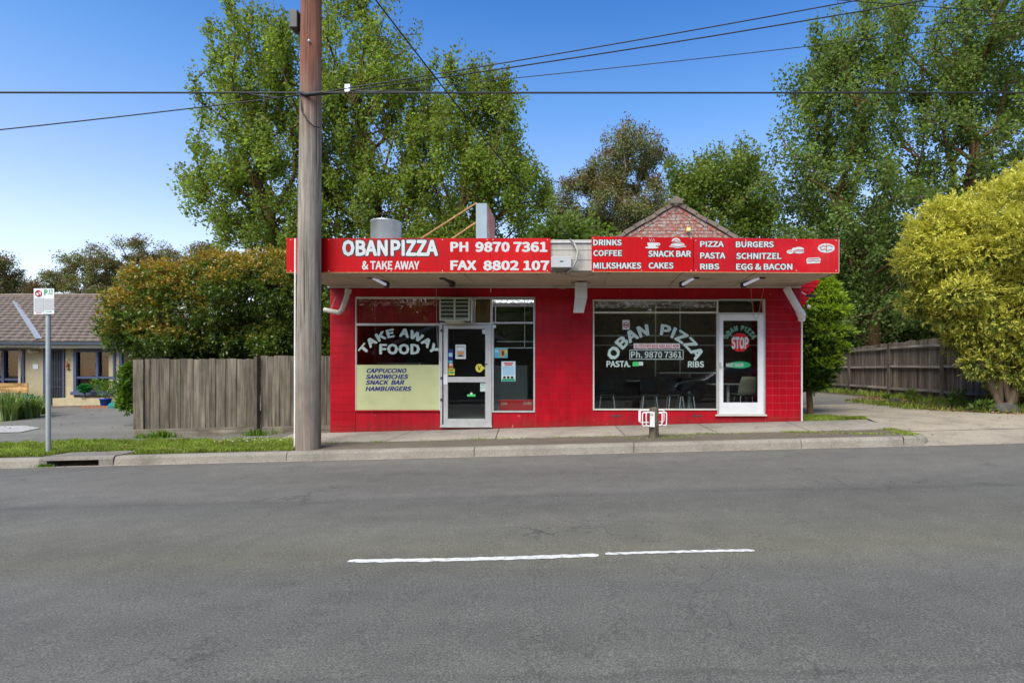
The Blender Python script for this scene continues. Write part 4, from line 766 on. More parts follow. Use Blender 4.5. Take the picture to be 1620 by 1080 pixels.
for px in (938.5, 1015, 1093.5, 1101, 1180, 1260, 1323):
    for py in (377 if px < 1097 else 380.5, 428): part('screw', MB().lathe((fx(px), ys_-.001, fz(py)), [(.011,0),(.009,.003),(0,.004)], 6, (0,-1,0)), M['tin'], sg2)
def ell(cx, cy, rx, ry, a0=0, a1=360, n=18): return [(fx(cx+rx*math.cos(R(a0+(a1-a0)*i/n))), fz(cy-ry*math.sin(R(a0+(a1-a0)*i/n)))) for i in range(n+(0 if a1-a0 == 360 else 1))]
def pic(name, blobs, lines=()):
    mb = MB()
    for k, b in enumerate(blobs): mb.poly(b, yl-.0012*k, .0012)
    o = part(name, mb, M['letter'], sg2)
    if lines:
        m2 = MB()
        for l in lines: m2.tube([(fx(a), yl-.004, fz(b)) for a, b in l], .0042, 4)
        part(name+'_line', m2, M['signred2'], sg2)
pic('cup_picture', [ell(1031.5,384,7.5,9,180,360), ell(1031.5,391.6,11,1.6), ell(1041,386.5,3.5,2.6)], [[(1041,385),(1042.5,386.5),(1041,388)]])
mb = MB()
for k in range(3): mb.tube([(fx(1028+k*3.2+1.2*math.sin(i)), yl, fz(382.6-i*1.1)) for i in range(6)], .0045, 4)
part('steam_picture', mb, M['letter'], sg2)
pic('cake_picture', [ell(1072,387.5,11,4.8), ell(1069.5,382,7,5.5,0,180), ell(1072,390,14,1.2)], [[(1060,386),(1068,383.5),(1080,385)],[(1062,389),(1073,390.3),(1083,388)],[(1065,381),(1070,378.5),(1075,382)]])
pic('burger_picture', [ell(1264,395,8,4.3,0,180), ell(1264,396.8,8.2,1.2), ell(1264,398.5,8,2.6,180,360), ell(1250,398.5,5.5,3.2), ell(1256.5,394.5,4,2.5)], [[(1256.5,396),(1264,395.8),(1271.5,396)],[(1247,398),(1250,396.6),(1253,399)]])
pic('pizza_picture', [ell(1307,392.5,13.5,7.5)], [[(1297,392),(1301,388.5),(1307,390),(1312,387.5),(1317,391)],[(1299,395.5),(1305,393.5),(1309,396.5),(1316,394)],[(1307,385.5),(1307,399)],[(1296,390),(1300,395)]])
pic('sandwich_picture', [[(fx(a), fz(b)) for a, b in ((1276.5,417),(1297,416.2),(1298.5,409.5),(1295,407.3),(1278,408),(1275.5,410.5))]], [[(1277,412),(1281,413.2),(1286,411.6),(1291,413.2),(1297,411.8)],[(1278,409.6),(1296,409)]])

# meter box on the fascia, hanging box, lights, air conditioner, camera, flue, box sign
t = thing('meter_box', 'flat white electrical box on the bare boards between the two red signs', 'electrical box', (fx(888), ys_, fz(424)))
part('box_body', MB().box(fx(872.2), fx(904), YF-.16, YF-.013, fz(424.5), fz(408)), M['plateg'], t, bev=.006); part('label_plate', MB().box(fx(886), fx(891.5), YF-.164, YF-.1605, fz(416), fz(414.5)), M['black'], t)
part('box_lid', MB().box(fx(873.2), fx(903), YF-.1595, YF-.157, fz(423.2), fz(409.2)), M['white'], t)
t = thing('light_box', 'white and tan box with slanting underside hanging under the awning', 'light box', (xx(918)*.95, 11.4, 2.9))
Yh = 11.3
def hb(px, py, Y=Yh): return P(px, py, Y)
mb = MB(); a = [hb(909.5,446.5),hb(929,446.5),hb(929,472),hb(909.5,472)]; b = [v+Vector((0,.16,0)) for v in a]; mb.add(a+b, [(3,2,1,0),(4,5,6,7),(0,1,5,4),(1,2,6,5),(2,3,7,6),(3,0,4,7)]); part('box_body', mb, M['white'], t, bev=.004)
mb = MB(); a = [hb(909,472.3),hb(928.6,472.3),hb(923.5,494),hb(907,494)]; b = [v+Vector((0,.16,0)) for v in a]; mb.add(a+b, [(3,2,1,0),(4,5,6,7),(0,1,5,4),(1,2,6,5),(2,3,7,6),(3,0,4,7)]); part('box_base', mb, M['framewhite'], t)
part('hanger', MB().tube([hb(917.5,434,11.36), hb(917.5,446,11.36)], .02, 6).box(hb(903,0).x, hb(933,0).x, 11.34, 11.38, hb(0,447.5).z, hb(0,446.6).z), M['darkmetal'], t)
def tubelight(label, a, b, lit=True, w_=.09):
    a = Vector(a); b = Vector(b); t = thing('fluorescent_light', label, 'light', (a+b)/2, 'strip lights under the awning')
    d = (b-a).normalized(); up = Vector((0,0,.045)); part('housing', MB().beam(a+up, b+up, w_*1.3, .05), M['darkmetal'], t, bev=.01)
    part('tube', MB().tube([a+d*.04, b-d*.04], .030, 8), M['tube'] if lit else M['darkmetal'], t)
    for e in (a, b): part('end_cap', MB().beam(e-d*.03, e+d*.03, .10, .09), M['darkmetal'], t)
tubelight('slim lit strip light under the awning above the takeaway window', P(585,437,10.95), P(612,451,11.35))
tubelight('dark empty strip light fitting above the takeaway door', P(700,438,10.95), P(716,450,11.35), False, .05)
tubelight('lit strip light under the awning above the dining window', P(1102,437,10.9), P(1079,450.5,11.5))
tubelight('lit strip light under the awning above the STOP door', P(1206,437,10.9), P(1176,451,11.5))
t = thing('air_conditioner', 'pale green window air conditioner with louvred front above the takeaway door', 'air conditioner', (xx(722), 11.85, zz(509)))
Ya = 11.68
ax0, ax1, az0, az1 = P(695,0,Ya).x, P(743,0,Ya).x, P(0,507,Ya).z, P(0,470.5,Ya).z
part('casing', MB().box(ax0, ax1+.0, Ya+.02, YW+.3, az0+.02, az1).box(ax0,ax1,Ya,Ya+.019,az1-.03,az1).box(ax0,ax1,Ya,Ya+.019,az0,az0+.03).box(ax0,ax0+.03,Ya,Ya+.019,az0+.031,az1-.031).box(ax1-.03,ax1,Ya,Ya+.019,az0+.031,az1-.031).box((ax0+ax1)/2-.02,(ax0+ax1)/2+.02,Ya,Ya+.019,az0+.031,az1-.031), M['acbody'], t)
part('grille_back', MB().box(ax0+.031, ax1-.031, Ya+.012, Ya+.0195, az0+.031, az1-.031), M['acdark'], t)
for sd_ in (0, 1):
    for k in range(5):
        z = az0+.05+k*.083; xa_ = ax0+.035+sd_*((ax1-ax0)/2-.01); part('louvre', MB().obox(((xa_*2+(ax1-ax0)/2-.06)/2, Ya+.004, z), ((ax1-ax0)/4-.03,0,0), (0,.004,.003), (0,-.002,.006)), M['acbody'], t)
part('drip_tray', MB().lathe((xx(722), Ya+.15, az0-.06), [(.04,0),(.20,.035),(.22,.055),(.20,.056)], 14), M['acbody'], t)
part('support_arm', MB().beam((ax1+.035, Ya+.03, az0-.02), (ax1+.035, YW, az0-.02), .02, .03).box(ax1+.02, ax1+.05, Ya+.04, Ya+.06, az0, az1), M['alu'], t)
t = thing('security_camera', 'small white camera on the corner under the right end of the awning', 'camera', (4.85, 12.0, 2.95))
part('camera_body', MB().beam((4.80,11.86,2.99),(4.92,11.70,2.96),.06,.06), M['darkmetal'], t, bev=.008); part('mount', MB().tube([(4.75,12.0,3.08),(4.80,11.95,3.03),(4.84,11.85,3.0)], .012, 6), M['white'], t)
t = thing('bulkhead_lamp', 'small grey outdoor lamp on the red brick wing below the camera', 'lamp', (4.93, 12.3, 2.75))
part('base', MB().lathe((4.93, 12.16, 2.80), [(.05,0),(.05,.03),(.03,.05)], 10, (0,-1,0)), M['darkmetal'], t); part('globe', MB().sphere((4.93, 12.08, 2.78), .045), M['framewhite'], t)
# downpipes
t = thing('downpipe', 'bent cream drain pipe stub under the left end of the awning', 'pipe', P(545,480,11.8))
part('pipe', MB().tube([P(551,458,11.75), P(548.5,470,11.75), P(541,490,11.75), P(536,494.5,11.75), P(526,492.5,11.75), P(513,490,11.75)], .052, 10), M['pvc'], t); part('socket', MB().tube([P(551.5,457,11.75), P(550,464,11.75)], .066, 10), M['pvc'], t)
t = thing('downpipe', 'long white drain pipe slanting from awning to the right corner of the shop', 'pipe', P(1258,480,11.7))
part('pipe', MB().tube([P(1244,455,11.6), P(1247,461,11.6), P(1266,494,11.75), P(1268.5,500,11.8), P(1268,506,11.85)], .075, 12), M['whitepipe'], t); part('collar', MB().tube([P(1265.5,493,11.74), P(1268.5,499.5,11.8)], .088, 12), M['whitepipe'], t)
# rooftop flue
Yr = 12.6; c = P(611,376,Yr); t = thing('roof_flue', 'wide round galvanised vent standing on the roof behind the left sign', 'vent', (c.x, Yr, 3.54)); rr = 23.3*Yr/F; zt_ = P(0,351.5,Yr).z
part('drum', MB().lathe((c.x, Yr, 3.54), [(rr,0),(rr,.25),(rr*1.0,zt_-3.54-.03),(rr*1.03,zt_-3.54-.025),(rr*1.03,zt_-3.54),(rr*.9,zt_-3.54+.005),(.0,zt_-3.54+.012)], 28), M['galv'], t)
part('cap_knob', MB().lathe((c.x, Yr, zt_), [(.05,0),(.05,.03),(0,.035)], 8), M['galv'], t)
# projecting box sign with struts
Yb = 10.9; t = thing('box_sign', 'blue grey box sign with faded red side standing edge on above the awning', 'sign', (P(767,0,Yb).x, Yb+.6, 3.8))
x0, x1 = P(753,0,Yb).x, P(770.5,0,Yb).x; z1 = P(0,321.5,Yb).z
part('cabinet', MB().box(x0, x1, Yb, Yb+1.05, 3.82, z1), M['boxsign'], t, bev=.006)
part('face_panel', MB().box(x1+.001, x1+.006, Yb+.03, Yb+1.02, 3.84, z1-.03), M['boxface'], t); part('face_panel', MB().box(x0-.006, x0-.001, Yb+.03, Yb+1.02, 3.84, z1-.03), M['boxface'], t)
for a, b in ((P(754,321,Yb+.5), P(660,381,Yb+1.4)), (P(753,352,Yb+.1), P(710,381,Yb+.6))): part('strut', MB().beam(a, b, .025, .025), M['rust'], t)
for a in (0, .9): part('foot', MB().box(x0+.02, x0+.06, Yb+.05+a, Yb+.09+a, 3.795, 3.819), M['rust'], t)
# ------------------------------------------------------------------ brick gable house joined behind the shop
YG = 14.7; GP = P(1069, 318, YG); zb = 3.55; sl = (P(975,374,YG).z-GP.z)/(P(975,374,YG).x-GP.x); sr = (P(1166,374,YG).z-GP.z)/(P(1166,374,YG).x-GP.x)
gab = thing('gable_house', 'old brick gable end with flaking white paint rising behind the right sign', 'house', (GP.x, YG, 3.5))
def roofz(x): return GP.z + (sl if x < GP.x else sr)*(x-GP.x)
mb = MB(); xl = GP.x-(GP.z-3.3)/sl; xr = GP.x+(GP.z-3.3)/(-sr)
xl, xr = GP.x-2.35, GP.x+2.45
def prism(mb, pts, y0, y1): 
    n = len(pts); vs = [(a, y0, b) for a, b in pts]+[(a, y1, b) for a, b in pts]
    return mb.add(vs, [tuple(range(n)), tuple(range(2*n-1,n-1,-1))]+[(i, n+i, n+(i+1)%n, (i+1)%n) for i in range(n)])
prism(mb, [(xl,.4),(xr,.4),(xr,roofz(xr)-.13),(GP.x,GP.z-.10),(xl,roofz(xl)-.13)], YG+.012, 24)
gw = part('wall', mb, pm('gable_mortar', (.16,.12,.10), .9, .2, 8, .3, 60), gab)
BW, BH = .236, .0865; bm_ = {}
def brick(parent, x, z, hw, hh_, y, mt, d=.012):
    key = (round(hw,2), round(hh_,3), mt.name)
    if key not in bm_:
        b = MB(); e = .002; b.add([(-hw,0,-hh_),(hw,0,-hh_),(hw,0,hh_),(-hw,0,hh_),(-hw+e,-d,-hh_+e),(hw-e,-d,-hh_+e),(hw-e,-d,hh_-e),(-hw+e,-d,hh_-e)], [(4,5,6,7),(0,1,5,4),(1,2,6,5),(2,3,7,6),(3,0,4,7)]); bm_[key] = b.data('brick', (0,0,0), mt)
    return inst('brick', bm_[key], parent, (x, y, z), (random.uniform(-.01,.01), random.uniform(-.006,.006), random.uniform(-.01,.01)))
z = 4.45+.0; r = 0; sm = MB()
while z < GP.z-.2:
    half = ((GP.z-.22)-z)/((abs(sl)+abs(sr))/2); x = GP.x-half+.02; first = True
    wl = BW*(.5 if r % 2 else 1); xe = GP.x+half-.02
    off = (x-GP.x+20*BW + (BW/2 if r % 2 else 0)) % BW; w1 = BW-off
    while x < xe-.03:
        w_ = min(w1, xe-x); w1 = BW
        if w_ > .05: brick(gw, x+w_/2, z+BH/2, round(w_/2-.006,2), BH/2-.006, YG+.012, M['brickm'], .008+random.uniform(0,.004))
        x += w_
    z += BH; r += 1
for side, s_ in ((-1, sl), (1, sr)):        # raking course of headers under the verge
    ang = math.atan(s_); L = 2.3/math.cos(ang); nb = int(L/BW)
    for i in range(nb):
        d = (i+.5)*BW; cx = GP.x+side*d*math.cos(ang); cz = GP.z-.175 - d*math.sin(abs(ang)); 
        o = brick(gw, cx, cz, round(BW/2-.006,2), BH/2-.004, YG+.0, M['brickm']); o.rotation_euler = (0, -ang, 0)
# tiled roof verge and ridge
rf = MB()
for side, s_ in ((-1, sl), (1, sr)):
    ang = math.atan(abs(s_)); 
    for i in range(10):
        d0 = i*.31; a = Vector((GP.x+side*d0*math.cos(ang), YG-.06, GP.z-d0*math.sin(ang))); d1 = d0+.33; b = Vector((GP.x+side*d1*math.cos(ang), YG-.06, GP.z-d1*math.sin(ang)-.0))
        up = Vector((side*math.sin(ang), 0, math.cos(ang)))
        j = .01*math.sin(i*2.3); u0, u1 = -.085+j, .0+j
        v = [a+up*u0, b+up*u0, b+up*(u1+.02), a+up*(u1)]; rf.add([tuple(p) for p in v]+[(p.x, 24, p.z) for p in v], [(0,1,2,3) if side < 0 else (3,2,1,0),(3,2,6,7),(0,3,7,4),(1,0,4,5),(2,1,5,6)])
part('roof', rf, M['rooft'], gab)
rc = MB(); rc.tube([(GP.x, YG-.10, GP.z-.02), (GP.x, 24, GP.z-.02)], .12, 10); rc.box(GP.x-.16, GP.x+.16, YG-.12, YG+.25, GP.z-.09, GP.z+.03); part('ridge_cap', rc, M['rooft'], gab)
t = thing('wall_lamp', 'small yellow and white lamp fixed to the brick gable', 'lamp', P(1089,367,YG-.08)); c = P(1089,363,YG-.05)
part('lamp_body', MB().box(c.x-.055, c.x+.055, YG-.10, YG-.02, c.z-.06, c.z+.045), M['yellow'], t, bev=.008); part('lamp_glass', MB().box(c.x-.035, c.x+.035, YG-.115, YG-.101, c.z-.045, c.z+.01), M['framewhite'], t)
# stepped red brick wing at the right corner
wing = part('wing_wall', MB().box(4.75, 4.76, 12.02, 12.03, 3.0, 3.01), M['red'], shop)
z = zz(498); k = 0; wtop = zz(440); Yw = 12.25
prof_ = []
n = int((wtop-z)/.0865)
for k in range(n+1):
    za = z+k*.0865; xe = 4.80+.045*k if k < 11 else 4.80+.045*11; w_ = xe-4.55
    xe = 4.78+.056*k if k < 9 else 5.29
    x = 4.62; rr_ = k % 2
    while x < xe-.02:
        w2 = min(BW*(.5 if (rr_ and x == 4.62) else 1), xe-x); brick(wing, x+w2/2, za+.043, round(w2/2-.004,2), .0395, Yw, M['redtile']); x += w2
    prof_.append((xe, za))
mb = MB()
for k, (xe, za) in enumerate(prof_): mb.box(4.735, xe-.004, Yw+.001, Yw+.22, za, za+.0864)
part('wing_core', mb, M['red'], wing)

# ------------------------------------------------------------------ left paling fence
def paling_mesh(w_, h, t=.016):
    b = MB(); b.add([(-w_/2,-t/2,0),(w_/2,-t/2,0),(w_/2,t/2,0),(-w_/2,t/2,0),(-w_/2,-t/2,h),(w_/2,-t/2,h),(w_/2,t/2,h),(-w_/2,t/2,h),(-w_/2,-t/2,h*.5),(w_/2,-t/2,h*.5)], [(4,5,6,7),(0,3,2,1),(0,1,9,8),(8,9,5,4),(2,3,7,6),(1,2,6,5,9),(3,0,8,4,7)]); return b
lf = thing('paling_fence', 'grey weathered timber paling fence left of the red shop', 'fence', (xx(368), 12.0, 0))
pmeshes = [paling_mesh(.10+.012*i, 1.0).data('paling', (0,0,0), M['paling']) for i in range(6)]
pmd = [paling_mesh(.092+.005*i, 1.0).data('paling', (0,0,0), M['palingd']) for i in range(4)]
def run(x0, x1, y, ztop, zb0, gap, parent, ms, lap=True, rnd_=.012):
    x = x0; i = 0
    while x < x1:
        m_ = random.choice(ms); w_ = m_.vertices[1].co.x*2; zb_ = gz(x, 12)+zb0
        yy = y + (.012 if (lap and i % 2) else 0); zt = ztop + random.uniform(-rnd_, rnd_)
        o = inst('paling', m_, parent, (x+w_/2, yy, zb_), (random.uniform(-.006,.006), random.uniform(-.006,.006), 0), (1,1,zt-zb_)); x += w_*(.9 if lap else 1)+gap; i += 1
xs_ = [230.5,245.2,259,272.5,289,304,319,334,350,364.5,378.5,392,404.5]
# section one: wide boards with cover battens
x = xx(215)
part('fence_post', MB().box(xx(213), xx(229), 11.955, 12.06, gz(-9.2,12)-.1, zz(569)), M['paling'], lf)
run(xx(229.5), xx(402), 12.0, zz(567.5), .13, .003, lf, pmeshes)
part('plinth_board', MB().obox(((xx(213)+xx(405))/2, 11.955, (gz(xx(213),12)+gz(xx(405),12))/2+.085), ((xx(405)-xx(213))/2,0,.0245*(xx(405)-xx(213))/2), (0,.018,0), (0,0,.09)), M['railx'], lf)
part('fence_post', MB().box(xx(403.5), xx(408.5), 11.95, 12.07, gz(-6.7,12)-.1, zz(564)), M['postw'], lf)
run(xx(409), xx(521), 12.10, zz(562.5), .12, .003, lf, pmeshes)
part('plinth_board', MB().obox(((xx(412)+xx(522))/2, 12.07, (gz(xx(412),12)+gz(xx(522),12))/2+.075), ((xx(522)-xx(412))/2,0,.0245*(xx(522)-xx(412))/2), (0,.018,0), (0,0,.08)), M['railx'], lf)
part('rail', MB().box(xx(213), xx(522), 12.13, 12.17, .5, .57), M['railx'], lf); part('rail', MB().box(xx(213), xx(522), 12.13, 12.17, 1.3, 1.37), M['railx'], lf)
# return of the fence towards the house
mb = MB()
for i in range(40): mb.box(xx(214)-.012, xx(214)+.006, 12.08+i*.105, 12.18+i*.105, .0+i*.005, zz(568)+i*.012)
part('return_palings', mb, M['paling'], lf, kind='stuff')

# ------------------------------------------------------------------ right paling fence running away from the street
rfn = thing('paling_fence', 'long dark stained paling fence with rails and posts beside the concrete driveway', 'fence', (10.4, 18, .5))
XF = 10.45
def fbase(y): return gz(10.4, y)+.04
def ftop(y): return CH + (58*y/900*(1.0)) if False else lerp(2.43, 2.36, (y-13)/12)
y = 12.9; 
while y < 26:
    m_ = random.choice(pmd); o = inst('paling', m_, rfn, (XF+random.uniform(0,.012), y, fbase(y)+random.uniform(-.02,.01)), (0, random.uniform(-.012,.012), R(90)), (1,1,ftop(y)-fbase(y)+random.uniform(-.02,.02))); y += m_.vertices[1].co.x*2+.004
for y in (13.4, 16.1, 18.85, 21.6, 24.4):
    part('fence_post', MB().box(XF-.13, XF-.03, y-.06, y+.06, fbase(y)-.15, ftop(y)-.02), M['postw'], rfn)
pys = [12.9, 16.1, 18.85, 21.6, 24.4, 26]
for i in range(len(pys)-1):
    for h in (.28, .98, 1.60):
        a, b = pys[i]+.07, pys[i+1]-.07; part('rail', MB().beam((XF-.075, a, fbase(a)+h), (XF-.075, b, fbase(b)+h+random.uniform(-.02,.02)), .075, .07), M['rail_y'] if 'rail_y' in M else M.setdefault('rail_y', wood('rail_y', (.14,.12,.10), (.36,.32,.27), 1, .12)), rfn)

# ------------------------------------------------------------------ power pole
YP = 10.06; xb_, xt_ = P(487,0,YP).x, P(493,0,YP).x; zb_ = gz(xb_, YP)-.3
pole = thing('power_pole', 'tall weathered timber power pole with reddish top standing on the verge', 'pole', (xb_, YP, gz(xb_, YP)))
mb = MB(); n = 16; vs = []; lv = 30
for i in range(lv+1):
    u = i/lv; z = zb_+u*(9.2-zb_); cx = xb_+(xt_-xb_)*u; r_ = (.212-.048*u)
    for k in range(n):
        a = 2*math.pi*k/n; f = 1 + .02*math.sin(3*a+1)+.008*math.sin(7*a+z*2); vs.append((cx+r_*f*math.cos(a), YP+r_*f*math.sin(a), z))
mb.add(vs, [(i*n+k, i*n+(k+1)%n, (i+1)*n+(k+1)%n, (i+1)*n+k) for i in range(lv) for k in range(n)], True); part('pole_shaft', mb, M['polewood'], pole)
part('conduit', MB().tube([(xb_-.215, YP-.03, gz(xb_,YP)-.05), (xb_-.205, YP-.03, P(0,378,YP).z)], .018, 6), M['whitepipe'], pole)
b = P(470,36,YP); part('junction_box', MB().box(P(463.5,0,YP).x, P(475.5,0,YP).x, YP-.13, YP+.1, P(0,50,YP).z, P(0,22,YP).z), M['darkmetal'], pole, bev=.01)
part('box_bracket', MB().beam(P(464,40,YP), P(478,56,YP), .03, .05).beam(P(474,44,YP), P(480,50,YP), .05, .05), M['darkmetal'], pole)
part('steel_bracket', MB().beam(P(482,21,YP-.1), P(482,-60,YP-.1), .035, .05).beam(P(487.5,21,YP-.1), P(487.5,-60,YP-.1), .012, .05), M['galv'], pole)
part('bolt', MB().sphere(P(489,65,YP-.19), .025, 8, 6), M['galv'], pole); part('bolt', MB().tube([P(505,25,YP), P(517,31,YP), P(519,29,YP)], .012, 5), M['darkmetal'], pole)
part('cable_clamp', MB().tube([P(476,147,YP-.17), P(484,150,YP-.22), P(495,149,YP-.22), P(510,147,YP-.15)], .035, 6), M['cable'], pole)
part('loop_wire', MB().tube([P(476,152,YP-.15), P(477,175,YP-.2), P(486,190,YP-.21), P(496,200,YP-.2), P(506,202,YP-.1)], .012, 5), M['cable'], pole)
t = thing('cable_junction', 'grey splice housing hanging on the overhead cables right of the pole', 'cable housing', P(553,150,YP-.1))
part('housing', MB().box(P(549,0,YP).x, P(558,0,YP).x, YP-.12, YP-.03, P(0,151,YP).z, P(0,138.5,YP).z), M['galv'], t, bev=.01); part('loop', MB().lathe(P(553.5,148,YP-.18), [(.05,0),(.055,.02),(.05,.04)], 10, (0,1,0)), M['rust'], t)
def sag(a, b, s, n=14):
    a = Vector(a); b = Vector(b); return [a.lerp(b, i/n)-Vector((0,0,s*4*(i/n)*(1-i/n))) for i in range(n+1)]
def cablet(label, pts, r, mt='cable'): return solo('overhead_cable', MB().tube(pts, r, 6), M[mt], label, 'cable', 'overhead cables')
cablet('thick black cable running level across the sky right of the pole', sag(P(500,147,YP-.15), P(3200,147,11.5), .0, 10), .016)
cablet('thick black cable running level from the pole to the left edge', sag(P(490,147,YP-.1), P(-1800,145,10.5), .0, 10), .016)
cablet('short slack black cable drooping beside the pole over the leaves', [P(492,148,YP-.25),P(470,151,YP-.1),P(455,153.5,YP),P(440,154.5,YP),P(415,152,YP+.1),P(385,147.5,YP+.1),P(370,146,YP+.1)], .012)
cablet('black bundle looping from the pole to the grey splice housing', [P(500,150,YP-.15),P(530,147,YP-.1),P(553,144,YP-.05),P(580,145,YP),P(620,145.5,YP),P(680,147,YP)], .02)
cablet('upper of the two dark cables rising to the top right', sag(P(510,146,YP-.1), P(1980,-122,9.3), .10), .010)
cablet('lower dark cable climbing to the top right beneath its twin', sag(P(520,148,YP-.1), P(1980,-96,9.6), .12), .011)
cablet('thin grey line passing lowest of the rising cables over the right trees', sag(P(560,148,YP), P(1900,-5,9.0), .08), .007)
cablet('hairline dark wire crossing the very top right of the sky', sag(P(1300,-2,12), P(1700,25,12), .02), .009)
cablet('black service cable slanting from the top of the sky down to the meter box', sag(P(500,-125,5.2), P(908,386,10.3), .10, 20), .008)
cablet('thick looped cable between roof edge and soffit beside the meter box', [P(901,379,10.35),P(910,388,10.28),P(914,396,10.24),P(912,412,10.22),P(906,424,10.26),P(899,431,10.33),P(895,432,10.5)], .022, 'cablew')
cablet('thin cable sloping down from the pole to the left edge', sag(P(478,150,YP), P(-600,262,8.6), .06), .010)

# ------------------------------------------------------------------ parking sign
YS = 10.15; c = P(76.5,711,YS); gzz = gz(c.x, YS); ps = thing('parking_sign', 'square white parking sign with P 15 and no stopping symbol on a slim grey post', 'sign', (c.x, YS, gzz))
part('post', MB().tube([(c.x, YS, gzz-.1), (c.x, YS, P(0,458,YS).z)], .036, 12), M['postgrey'], ps)
def sp(px): return P(px,0,YS).x
def sz(py): return P(0,py,YS).z
yy = YS-.055
pl = part('sign_plate', MB().box(sp(58), sp(74), yy, yy+.004, sz(497.5), sz(457)), M['platew'], ps); part('sign_plate', MB().box(sp(74.4), sp(90), yy, yy+.004, sz(497), sz(457)), M['platew'], ps)
part('clamp', MB().box(c.x-.05, c.x+.05, yy+.0045, YS-.037, sz(482), sz(480)), M['galv'], ps)
part('patch', MB().box(sp(59), sp(73.8), yy-.002, yy-.0003, sz(493.5), sz(472)), M['plateg'], ps); part('patch', MB().box(sp(75), sp(89.3), yy-.002, yy-.0003, sz(491), sz(473)), M['plateg'], ps)
mb = MB(); ring_ = [(x, yy-.003, z) for x, z in ringpts(sp(65.8), sz(464.8), .052)]; mb.tube(ring_+[ring_[0]], .009, 4); mb.beam((sp(62.5), yy-.005, sz(461)), (sp(69), yy-.005, sz(468.5)), .010, .006); part('symbol_ring', mb, M['stopred'], ps)
lettering('lettering', 'S', sp(63.6), sp(68), sz(469), sz(460.8), yy-.002, M['black'], ps, .03)
lettering('lettering', 'P', sp(74.8), sp(80), sz(467.5), sz(458.5), yy-.002, M['green'], ps, .05); lettering('lettering', '15', sp(81.5), sp(88), sz(464), sz(458.2), yy-.002, M['green'], ps, .03)
part('print', MB().box(sp(81), sp(88), yy-.003, yy-.0003, sz(466.2), sz(465.3)), M['green'], ps)
part('arrow', MB().poly([(sp(61),sz(494.9)),(sp(64),sz(494)),(sp(64),sz(495.8))][::-1], yy-.004,.001).box(sp(64), sp(71), yy-.004, yy-.003, sz(495.3), sz(494.6)), M['stopred'], ps); part('arrow', MB().poly([(sp(87),sz(493.4)),(sp(84),sz(492.5)),(sp(84),sz(494.3))], yy-.004,.001).box(sp(77), sp(84), yy-.004, yy-.003, sz(493.8), sz(493.1)), M['green'], ps)

# ------------------------------------------------------------------ timber post with bike hoops
YB = 10.42; def_x = P(1034.5,0,YB).x; gb = gz(def_x, YB); bo = thing('bike_post', 'short grey timber post with two white metal cycle hoops beside the kerb', 'post', (def_x, YB, gb))
def bx_(px): return P(px,0,YB).x
def bz_(py): return P(0,py,YB).z
mb = MB(); n = 14; vs = []
for i, (z, f) in enumerate([(gb-.1,1),(gb+.1,1.0),(gb+.3,.99),(bz_(650),.97),(bz_(645),.93)]):
    for k in range(n):
        a = 2*math.pi*k/n; ff = f*(1+.03*math.sin(3*a)); vs.append((def_x+.088*ff*math.cos(a), YB+.088*ff*math.sin(a), z))
mb.add(vs, [(i*n+k, i*n+(k+1)%n, (i+1)*n+(k+1)%n, (i+1)*n+k) for i in range(4) for k in range(n)], True); mb.add(vs[-n:]+[(def_x, YB, bz_(643.5))], [(k, (k+1)%n, n) for k in range(n)]); part('post_shaft', mb, M['bollard'], bo)
def hoop(px0, px1, py0, py1, y, nm='hoop'):
    r_ = 2; pts = [P(px1,py0,y), P(px0+2,py0,y), P(px0+.6,py0+.6,y), P(px0,py0+2,y), P(px0,py1-2,y), P(px0+.6,py1-.6,y), P(px0+2,py1,y), P(px1,py1,y)]
    return part(nm, MB().tube(pts, .011, 8), M['white'], bo)
def hoopr(px0, px1, py0, py1, y, nm='hoop'):
    pts = [P(px0,py0,y), P(px1-2,py0,y), P(px1-.6,py0+.6,y), P(px1,py0+2,y), P(px1,py1-2,y), P(px1-.6,py1-.6,y), P(px1-2,py1,y), P(px0,py1,y)]
    return part(nm, MB().tube(pts, .011, 8), M['white'], bo)
hoop(1016.5, 1028, 652.5, 673.5, YB-.12); hoop(1022.5, 1033, 652, 673.5, YB-.16); hoop(1011.5, 1027, 649, 668, YB+.10)
hoopr(1043, 1054.5, 652, 672.5, YB-.08); hoopr(1042, 1050.5, 648.5, 667, YB+.12); hoopr(1042, 1047.5, 653, 672, YB-.12)
part('backing_plate', MB().box(bx_(1027), bx_(1034.5), YB-.115, YB-.10, bz_(674.5), bz_(651)), M['white'], bo, bev=.003); part('backing_plate', MB().box(bx_(1011), bx_(1014.5), YB+.08, YB+.10, bz_(667), bz_(650)), M['white'], bo)
for z in (655, 671.5): part('bolt', MB().sphere((bx_(1030.5), YB-.118, bz_(z)), .010, 6, 4), M['darkmetal'], bo)

# ------------------------------------------------------------------ neighbouring cream house on the left
YH = 21.0; hs = thing('brick_house', 'low cream house with brown tiled roof and blue window frames behind the driveway', 'house', (P(60,0,YH).x, YH, .25))
def hx(px): return P(px,0,YH).x
def hz(py): return P(0,py,YH).z
gh = .1
mb = MB(); 
for (a, b, t, u) in ((39,72,550,662),(103,117,550,662),(117,172,628,662),(172,187,550,662),(-60,39,628,662),(187,197,550,662)): mb.box(hx(a), hx(b), YH, YH+.2, hz(u), hz(t))
mb.box(hx(197), hx(300), YH+.5, YH+.7, hz(662), hz(548)); mb.box(hx(196), hx(197)+.0, YH+.201, YH+.5, hz(662), hz(548)); mb.box(hx(-120), hx(-60), YH, YH+.2, hz(662), hz(550)); mb.box(hx(-120), hx(300), YH+4, YH+4.2, hz(662), hz(550))
hw_ = part('wall', mb, M['hwall'], hs)
